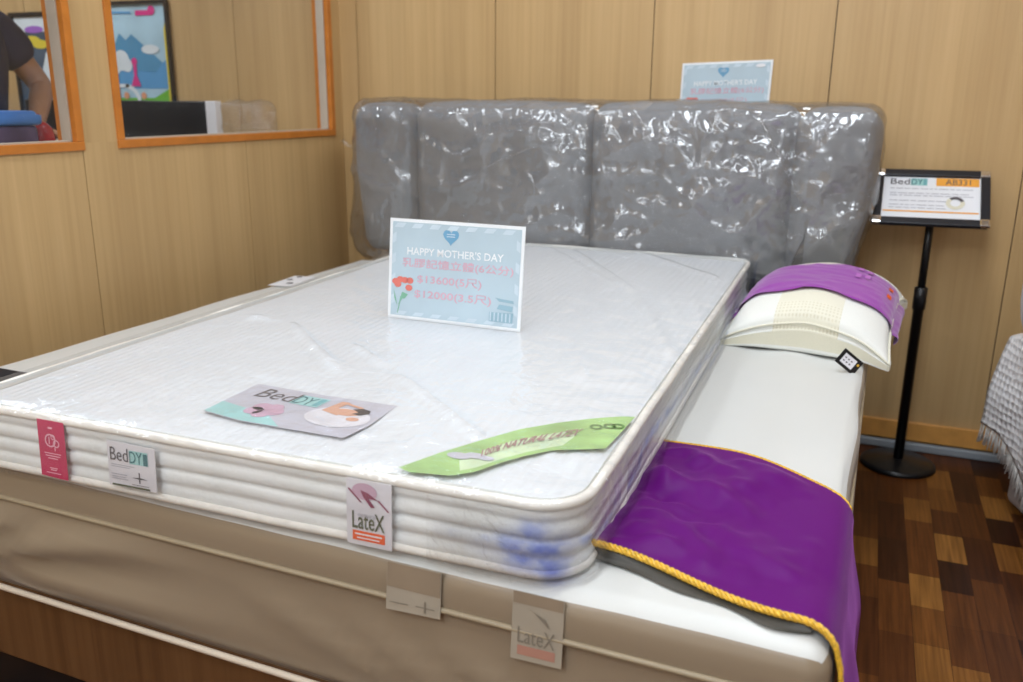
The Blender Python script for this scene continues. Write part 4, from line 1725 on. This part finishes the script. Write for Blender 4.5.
# ------------------------------------------------------------------ sign stand
ss = thing('sign_stand', 'black metal floor stand holding a tilted framed product sign by the wall', 'sign stand', (1.18, -0.165, 0), 0)
MB().lathe([(0.114, 0.0), (0.117, 0.004), (0.115, 0.012), (0.105, 0.018), (0.04, 0.024), (0.028, 0.027)], 0, 0).build('base', M['black'], ss, True)
MB().lathe([(0.0155, 0.02), (0.0155, 0.53), (0.0195, 0.532), (0.0195, 0.60), (0.014, 0.603)], 0, 0, 20).build('pole', M['black'], ss, True)
MB().lathe([(0.0118, 0.60), (0.0118, 0.845)], 0, 0, 16).build('upper_pole', M['black'], ss, True)
# tilted frame
FWI, FHI = 0.325, 0.232
sv = Vector((0.0, 0.18, 0.150)).normalized()
su = Vector((1, 0.0, 0.01)).normalized()
org = Vector((-0.170, -0.072, 0.797))
pl = Plane(ss, org, su, sv, 0.0006)


def on_plane(mb, x0, x1, y0, y1, t0, t1, bev=0.002):
    n = su.cross(sv)
    return mb.box(x0, x1, y0, y1, t0, t1, xf=lambda c: org + su * c.x + sv * c.y + n * c.z, bev=bev)


fr = MB()
bw = 0.026
on_plane(fr, 0.006, FWI - 0.006, 0, bw, 0, 0.014)
on_plane(fr, 0.006, FWI - 0.006, FHI - bw, FHI, 0, 0.014)
on_plane(fr, 0, bw, 0.006, FHI - 0.006, 0, 0.0135)
on_plane(fr, FWI - bw, FWI, 0.006, FHI - 0.006, 0, 0.0135)
frame = fr.build('sign_frame', M['black_frame'], ss)
for (x, y) in ((0, 0), (FWI - 0.028, 0), (0, FHI - 0.028), (FWI - 0.028, FHI - 0.028)):
    c = MB()
    on_plane(c, x - 0.001, x + 0.029, y - 0.001, y + 0.029, 0.001, 0.0165, 0.006)
    c.build('corner_cap', M['chrome'], frame)
bk = MB()
on_plane(bk, 0.01, FWI - 0.01, 0.01, FHI - 0.01, -0.003, 0.004, 0.001)
sheet = bk.build('sign_sheet', M['white_paper'], ss)
mt = MB()
mt.box(-0.02, 0.02, -0.02, 0.035, 0.838, 0.846, bev=0.002)
mt.build('mount', M['black'], ss)
pl = Plane(sheet, org + su.cross(sv) * 0.004, su, sv, 0.0007)
ix, iy = bw, bw
iw, ih = FWI - 2 * bw, FHI - 2 * bw
pl.text('sign_text', 'Bed', ix + 0.02, iy + ih - 0.034, 0.055, 0.026, M['grey_text'])
pl.rect('sign_block', ix + 0.078, iy + ih - 0.036, ix + 0.125, iy + ih - 0.006, M['teal_pale'])
pl.text('sign_text', 'DY', ix + 0.080, iy + ih - 0.033, 0.032, 0.024, M['teal_dark'])
pl.rect('sign_block', ix + 0.114, iy + ih - 0.034, ix + 0.123, iy + ih - 0.008, M['teal'], 2)
pl.rect('sign_block', ix + 0.150, iy + ih - 0.036, ix + iw - 0.004, iy + ih - 0.002, M['sign_orange'])
pl.text('sign_text', 'AB331', ix + 0.176, iy + ih - 0.031, 0.070, 0.024, M['grey_text'])
lines = []
random.seed(3)
for y in (0.128, 0.108, 0.098, 0.076, 0.058, 0.046):
    x = 0.02
    end = 0.24 if y > 0.09 else 0.16
    while x < end:
        l = random.uniform(0.008, 0.03)
        lines.append([(ix + x, iy + y), (ix + x + l, iy + y), (ix + x + l, iy + y + 0.0028), (ix + x, iy + y + 0.0028)])
        x += l + 0.004
pl.poly('sign_text', lines, M['light_text'])
pl.rect('sign_line', ix + 0.004, iy + 0.030, ix + iw - 0.004, iy + 0.036, M['sign_orange'])
pl.poly('sign_print', ringq(ix + 0.205, iy + 0.072, 0.016, 0.026, 20, 0, 130), M['grey_text'], 2)
pl.poly('sign_print', ringq(ix + 0.205, iy + 0.072, 0.014, 0.026, 24, 130, 380), M['gusset'], 2)

# ------------------------------------------------------------------ bed at the right with blanket
ob = thing('neighbouring_bed', 'plain pale bed beside the right frame edge, mostly under a fringed blanket', 'bed', (1.462, -0.33, 0), R(16))
V, Fc = rbox(0.41, -0.75, 0.175, 0.8, 1.5, 0.35, 0.03, 0.05, 3, lambda o, n, q: o + n * 0.006 * nz3(o, 6))
link('bed_base', V, Fc, M['blanket_under'], ob, True)
V, Fc = rbox(0.42, -0.76, 0.58, 0.84, 1.5, 0.44, 0.06, 0.05, 5, lambda o, n, q: o + n * 0.01 * nz3(o, 5) + Vector((-0.025 - 0.04 * smooth(0.48, 0.62, o.z), 0, 0)))
link('bed_mattress', V, Fc, M['blanket_under'], ob, True)

bl = thing('fringed_blanket', 'white textured cotton blanket with fringe hanging over the bed by right edge', 'blanket', (1.462, -0.33, 0), R(16))


def bl_pt(s, t):
    """s 0 top .. 1 hem down the side; t 0 head .. 1 toward camera"""
    y = 0.03 - 1.35 * t
    hem = 0.235 - 0.08 * smooth(0.05, 0.2, t)
    ztop = 0.50 + 0.29 * smooth(0.0, 0.35, t)
    if s < 0.25:
        a = s / 0.25
        p = Vector((0.08 - 0.11 * a, y, ztop + 0.012 * math.sin(a * math.pi)))
        return p + Vector((0, 0, 0.004 * nz3(p, 8)))
    a = (s - 0.25) / 0.75
    z = ztop + (hem - ztop) * a
    x = -0.03 - 0.028 * math.sin(min(1, a * 1.2) * math.pi / 2) - 0.014 * math.sin(y * 15 + 1) * a
    y2 = y
    p = Vector((x, y2, z))
    return p + Vector((0.006 * nz3(p, 9), 0, 0))


V, Fc = [], []
NS2, NT2 = 60, 90
for i in range(NS2 + 1):
    for j in range(NT2 + 1):
        V.append(bl_pt(i / NS2, j / NT2))
for i in range(NS2):
    for j in range(NT2):
        a = i * (NT2 + 1) + j
        Fc.append([a, a + 1, a + NT2 + 2, a + NT2 + 1])
cl = link('cloth', V, Fc, M['waffle'], bl, True)
sm = cl.modifiers.new('solid', 'SOLIDIFY')
sm.thickness = 0.006
fg = MB()
random.seed(11)
for k in range(150):
    t = k / 150 * 0.9
    p = bl_pt(1.0, t)
    for m_ in range(2):
        L = random.uniform(0.055, 0.075)
        dx, dy = random.uniform(-0.010, 0.006), random.uniform(-0.008, 0.008)
        q = p + Vector((random.uniform(-0.003, 0.003), random.uniform(-0.003, 0.003), 0.004))
        fg.tube([q, q + Vector((dx * 0.3, dy * 0.4, -L * 0.4)), q + Vector((dx, dy, -L))], 0.0019, 4)
fo2 = fg.build('fringe', M['cotton'], bl, True)
fo2['kind'] = 'stuff'

# ------------------------------------------------------------------ the room beyond the windows
dk = thing('counter', 'counter beyond the right window, carrying the long black box', 'counter', (-2.1, -0.28, 0), 0)
MB().box(-0.62, 0.58, -0.22, 0.24, 0.94, 0.975, bev=0.004).build('worktop', M['jamb'], dk)
MB().box(-0.60, 0.56, -0.20, 0.23, 0.0, 0.94).build('body', M['panel'], dk)
ws = thing('window_shelf', 'narrow shelf behind the wood partition under both windows, carrying the tub', 'shelf', (-1.3, -1.2, 0), 0)
MB().box(-0.20, 0.215, -1.3, 1.15, 0.94, 0.975, bev=0.004).build('worktop', M['jamb'], ws)
MB().box(-0.18, 0.21, -1.28, 1.14, 0.0, 0.94).build('body', M['panel'], ws)
CT = 0.975
# long black box with white end
bb = thing('storage_box', 'long black box with white end beyond the wood framed windows', 'box', (-1.95, -0.25, CT), 0)
V, Fc = rbox(-0.02, 0, 0.0825, 1.0, 0.03, 0.165, 0.006, 0.05, 2, lambda o, n, q: o + n * 0.002 * nz3(o, 9))
link('body', V, Fc, M['black'], bb, True)
MB().box(0.470, 0.520, -0.018, 0.018, 0.03, 0.166, bev=0.003).build('end_cap', M['white_paper'], bb)
# sheet of clear film
cf = thing('film_roll', 'crumpled clear plastic sheet beyond the window, right of the black box', 'plastic sheet', (-1.40, -0.25, CT), 0)
V, Fc = rbox(0.115, 0.0, 0.082, 0.20, 0.10, 0.162, 0.03, 0.012, 3, lambda o, n, q: o + n * 0.012 * ridge(o, 12, 3, 3))
link('sheet', V, Fc, M['film_clear'], cf, True)
# blue lidded tub
tb = thing('storage_tub', 'translucent violet tub with bright blue lid behind the left window', 'tub', (-1.36, -1.36, 0), 0)
tb.location = (-1.30, -1.36, CT)
V, Fc = rbox(0, 0, 0.05, 0.11, 0.24, 0.10, 0.015, 0.03, 3)
link('body', V, Fc, M['violet_tub'], tb, True)
V, Fc = rbox(0, 0, 0.119, 0.125, 0.262, 0.040, 0.012, 0.03, 3, lambda o, n, q: Vector((o.x * (1 - 0.12 * (q.z > 0.5)), o.y * (1 - 0.08 * (q.z > 0.5)), o.z)))
link('lid', V, Fc, M['blue_lid'], tb, True)
MB().box(-0.02, 0.02, 0.128, 0.138, 0.085, 0.122, bev=0.003).build('clip', M['white_paper'], tb)
# red kettle-like pot
rp = thing('red_jar', 'small shiny round red jar beside the blue lidded tub', 'jar', (-1.31, -1.185, CT), 0)
MB().lathe([(0.022, 0.0), (0.034, 0.015), (0.040, 0.055), (0.034, 0.088), (0.020, 0.104), (0.012, 0.108)], 0, 0, 24).build('body', M['red'], rp, True)
MB().lathe([(0.004, 0.108), (0.004, 0.120), (0.008, 0.123), (0.002, 0.13)], 0, 0, 12).build('knob', M['red'], rp, True)


def poster(label, x0, x1, z0, z1):
    root = thing('poster', label, 'poster', (x0, -0.004, z0), 0, 'framed posters beyond the windows')
    p = Plane(root, (0, 0, 0), (1, 0, 0), (0, 0, 1), 0.0008)
    W_, H_ = x1 - x0, z1 - z0
    m = MB()
    t = 0.014
    m.box(0, W_, -0.014, 0.0035, 0, t).box(0, W_, -0.014, 0.0035, H_ - t, H_).box(0, t, -0.014, 0.0035, t, H_ - t).box(W_ - t, W_, -0.014, 0.0035, t, H_ - t)
    m.build('poster_frame', M['black_frame'], root)
    return root, p, W_, H_


pr_sky = plain('poster_sky', (0.42, 0.62, 0.72), 0.4, scale=6, var=0.15)
pr_mt = plain('poster_mountain', (0.08, 0.30, 0.50), 0.4)
pr_lake = plain('poster_lake', (0.10, 0.34, 0.62), 0.4)
pr_green = plain('poster_grass', (0.16, 0.48, 0.05), 0.4)
pr_yel = plain('poster_yellow', (0.75, 0.60, 0.06), 0.4)
pr_pink = plain('poster_pink', (0.72, 0.04, 0.26), 0.4)
pr_wht = plain('poster_white', (0.72, 0.78, 0.80), 0.4)
pr_dark = plain('poster_dark', (0.05, 0.09, 0.14), 0.4, scale=8, var=0.3)
pr_vio = plain('poster_violet', (0.35, 0.14, 0.55), 0.4)
pr_sal = plain('poster_salmon', (0.75, 0.35, 0.2), 0.4)

# right hand poster: lake, mountain and a girl in pink
po, p, W_, H_ = poster('framed poster of blue mountains, white cloud and pink girl through the right window', -2.34, -1.862, 1.02, 1.556)
p.slab('sheet', [(0.013, 0.013), (W_ - 0.013, 0.013), (W_ - 0.013, H_ - 0.013), (0.013, H_ - 0.013)], 0.002, pr_sky)
p.poly('lake_print', [[(0.02, 0.17), (W_ - 0.02, 0.17), (W_ - 0.02, 0.30), (W_ * 0.85, 0.27), (0.02, 0.27)]], pr_lake)
p.poly('mountain_print', [[(0.10, 0.26), (0.19, 0.405), (0.225, 0.375), (0.26, 0.40), (0.42, 0.28), (0.38, 0.24)]], pr_mt, 2)
p.each('cloud_print', [circ(0.19, 0.29, 0.045, 14), circ(0.15, 0.265, 0.035, 14), circ(0.22, 0.27, 0.03, 12), circ(0.36, 0.335, 0.05, 14, 0.02)], pr_wht, 3)
p.poly('grass_print', [[(0.02, 0.02), (W_ - 0.03, 0.02), (W_ - 0.03, 0.17), (W_ - 0.12, 0.13), (0.02, 0.13)]], pr_green, 2)
p.poly('path_print', ringq(0.20, 0.105, 0.065, 0.085, 16, -90, 90) + [[(0.02, 0.17), (0.22, 0.175), (0.22, 0.19), (0.02, 0.19)], [(0.02, 0.02), (0.24, 0.02), (0.24, 0.06), (0.02, 0.06)]], pr_wht, 3)
p.each('flower_print', [circ(0.20, 0.14, 0.016, 10), circ(0.30, 0.14, 0.016, 10), circ(0.40, 0.075, 0.022, 10)], pr_sal, 4)
p.poly('figure_print', [[(0.235, 0.18), (0.29, 0.18), (0.272, 0.225), (0.275, 0.27), (0.255, 0.27), (0.256, 0.225)], circ(0.264, 0.285, 0.016, 12)], pr_pink, 5)
p.poly('figure_print', [[(0.13, 0.12), (0.165, 0.12), (0.16, 0.31), (0.14, 0.31)]], pr_pink, 5)
p.poly('title_print', [[(0.295, 0.475), (0.39, 0.475), (0.39, 0.496), (0.295, 0.496)], circ(0.385, 0.495, 0.02, 10)], pr_pink, 4)
p.poly('edge_print', [[(W_ - 0.035, 0.02), (W_ - 0.014, 0.02), (W_ - 0.014, H_ - 0.06), (W_ - 0.035, H_ - 0.12)]], pr_yel, 3)
p.poly('title_print', [[(0.14, 0.487), (0.27, 0.483), (0.27, 0.492), (0.14, 0.496)]], pr_lake, 4)

po, p, W_, H_ = poster('framed dark green and violet poster through the left window, behind the person', -2.80, -2.46, 1.02, 1.525)
p.slab('sheet', [(0.013, 0.013), (W_ - 0.013, 0.013), (W_ - 0.013, H_ - 0.013), (0.013, H_ - 0.013)], 0.002, pr_dark)
p.poly('top_print', [[(0.02, 0.42), (W_ - 0.02, 0.42), (W_ - 0.02, H_ - 0.02), (0.02, H_ - 0.02)]], pr_wht)
p.poly('title_print', [circ(0.14, 0.43, 0.06, 16, 0.016), circ(0.24, 0.445, 0.035, 12, 0.03)], pr_vio, 2)
p.poly('title_print', [circ(0.12, 0.385, 0.05, 14, 0.018), circ(0.17, 0.365, 0.05, 14, 0.02)], pr_yel, 2)
p.poly('stream_print', [[(0.10, 0.10), (0.20, 0.10), (0.24, 0.33), (0.20, 0.33)]], pr_wht, 3)
p.poly('lake_print', [[(0.24, 0.10), (W_ - 0.02, 0.10), (W_ - 0.02, 0.40), (0.28, 0.40)]], pr_sky, 3)
p.poly('figure_print', [circ(0.29, 0.18, 0.04, 12, 0.05), ], pr_wht, 5)
p.poly('flower_print', [circ(0.29, 0.11, 0.03, 10)], pr_pink, 6)

# ------------------------------------------------------------------ person beyond the left window
pe = thing('person', 'person in navy shirt, bare forearm bent, seen through the left window', 'person', (-2.02, -0.78, 0), 0)


def skin_mesh(name, chains, mat, parent, sub=2):
    """chains: list of point lists [(co, radius), ...]; the first point of later chains is an index name"""
    me = bpy.data.meshes.new(name)
    V, E, Rr, key = [], [], [], {}
    for ch in chains:
        prev = None
        for it in ch:
            if isinstance(it, str):
                prev = key[it]
                continue
            k, co, r = it
            V.append(co)
            Rr.append(r)
            key[k] = len(V) - 1
            if prev is not None:
                E.append((prev, len(V) - 1))
            prev = len(V) - 1
    me.from_pydata(V, E, [])
    o = bpy.data.objects.new(name, me)
    COL.objects.link(o)
    o.modifiers.new('skin', 'SKIN')
    for i, r in enumerate(Rr):
        sv_ = me.skin_vertices[0].data[i]
        sv_.radius = r if isinstance(r, tuple) else (r, r)
        sv_.use_root = (i == 0)
    ss_ = o.modifiers.new('sub', 'SUBSURF')
    ss_.levels = ss_.render_levels = sub
    bpy.context.view_layer.update()
    m2 = bpy.data.meshes.new_from_object(o.evaluated_get(bpy.context.evaluated_depsgraph_get()))
    bpy.data.objects.remove(o)
    m2.name = name
    m2.materials.clear()
    m2.materials.append(mat)
    for q in m2.polygons:
        q.use_smooth = True
    ob_ = bpy.data.objects.new(name, m2)
    COL.objects.link(ob_)
    ob_.parent = parent
    return ob_


# local coordinates, person faces +x slightly toward the counter; +y is toward the back wall
SH = Vector((0.03, 0.0, 1.42))      # near shoulder
EL = Vector((0.10, 0.145, 1.19))      # elbow
WR = Vector((0.28, -0.05, 1.055))      # wrist
body = [
    [('pelvis', (0, -0.12, 0.90), (0.15, 0.12)), ('belly', (0.0, -0.12, 1.05), (0.14, 0.11)), ('chest', (0.02, -0.11, 1.26), (0.16, 0.11)),
     ('top', (0.02, -0.10, 1.38), (0.12, 0.09)), ('neck', (0.03, -0.10, 1.47), 0.055), ('head', (0.05, -0.10, 1.56), (0.075, 0.085)), ('crown', (0.045, -0.10, 1.67), (0.075, 0.085))],
    ['top', ('sh', SH - Vector((0, 0.02, 0)), 0.062), ('ua', SH.lerp(EL, 0.5), 0.050), ('el', EL, 0.042), ('fa', EL.lerp(WR, 0.35), 0.042), ('wr', WR, 0.026), ('palm', WR + Vector((0.05, -0.035, -0.02)), (0.035, 0.016))],
    ['top', ('sh2', (0.03, -0.30, 1.39), 0.062), ('ua2', (0.06, -0.34, 1.24), 0.048), ('el2', (0.09, -0.36, 1.10), 0.042), ('wr2', (0.31, -0.30, 1.03), 0.026), ('palm2', (0.37, -0.28, 1.015), (0.035, 0.016))],
    ['pelvis', ('hip', (0.0, -0.03, 0.84), 0.09), ('kn', (0.02, -0.02, 0.47), 0.06), ('an', (-0.01, -0.01, 0.09), 0.04), ('toe', (0.15, 0.0, 0.035), 0.035)],
    ['pelvis', ('hip2', (0.0, -0.21, 0.84), 0.09), ('kn2', (0.02, -0.22, 0.47), 0.06), ('an2', (-0.01, -0.23, 0.09), 0.04), ('toe2', (0.15, -0.24, 0.035), 0.035)],
]
for pk, base_, dirx in (('palm', WR + Vector((0.05, -0.035, -0.02)), Vector((0.8, -0.58, -0.25))), ('palm2', Vector((0.37, -0.28, 1.015)), Vector((0.95, 0.2, -0.2)))):
    dirx = dirx.normalized()
    sd = dirx.cross(Vector((0, 0, 1))).normalized()
    for fi in range(4):
        L = (0.060, 0.070, 0.066, 0.052)[fi]
        r0 = base_ + sd * (fi - 1.5) * 0.021 + dirx * 0.02
        body.append([pk, (pk + 'f%d' % fi, r0 + dirx * 0.02, 0.010), (pk + 'g%d' % fi, r0 + dirx * (0.02 + L * 0.5) + Vector((0, 0, -0.006)), 0.009), (pk + 'h%d' % fi, r0 + dirx * (0.02 + L * 0.9) + Vector((0, 0, -0.022)), 0.0075)])
    body.append([pk, (pk + 't', base_ - sd * 0.045 + dirx * 0.0, 0.011), (pk + 't2', base_ - sd * 0.062 + dirx * 0.03 + Vector((0, 0, -0.01)), 0.009)])
skin_mesh('body', body, M['skin'], pe)
shirt = [
    [('a', (0, -0.12, 0.90), (0.17, 0.14)), ('b', (0.0, -0.12, 1.05), (0.165, 0.135)), ('c', (0.02, -0.11, 1.26), (0.185, 0.135)), ('d', (0.02, -0.10, 1.385), (0.14, 0.11))],
    ['d', ('e', SH - Vector((0, 0.02, 0)), 0.088), ('f', SH.lerp(EL, 0.35), 0.09), ('g', SH.lerp(EL, 0.72), 0.078)],
    ['d', ('e2', (0.03, -0.30, 1.39), 0.088), ('f2', (0.05, -0.33, 1.27), 0.078), ('g2', (0.065, -0.345, 1.19), 0.07)],
]
skin_mesh('shirt', shirt, M['navy'], pe)
tr = [[('a', (0, -0.12, 0.90), (0.165, 0.135)), ('h', (0.0, -0.03, 0.82), 0.105), ('k', (0.02, -0.02, 0.47), 0.08), ('n', (-0.01, -0.01, 0.12), 0.065)],
      ['a', ('h2', (0.0, -0.21, 0.82), 0.105), ('k2', (0.02, -0.22, 0.47), 0.08), ('n2', (-0.01, -0.23, 0.12), 0.065)]]
skin_mesh('trousers', tr, M['trouser'], pe)
V, Fc = rbox(0.03, -0.10, 1.67, 0.20, 0.19, 0.16, 0.075, 0.03, 4, lambda o, n, q: o + n * 0.005 * nz3(o, 20))
link('hair', V, Fc, M['hair'], pe, True)
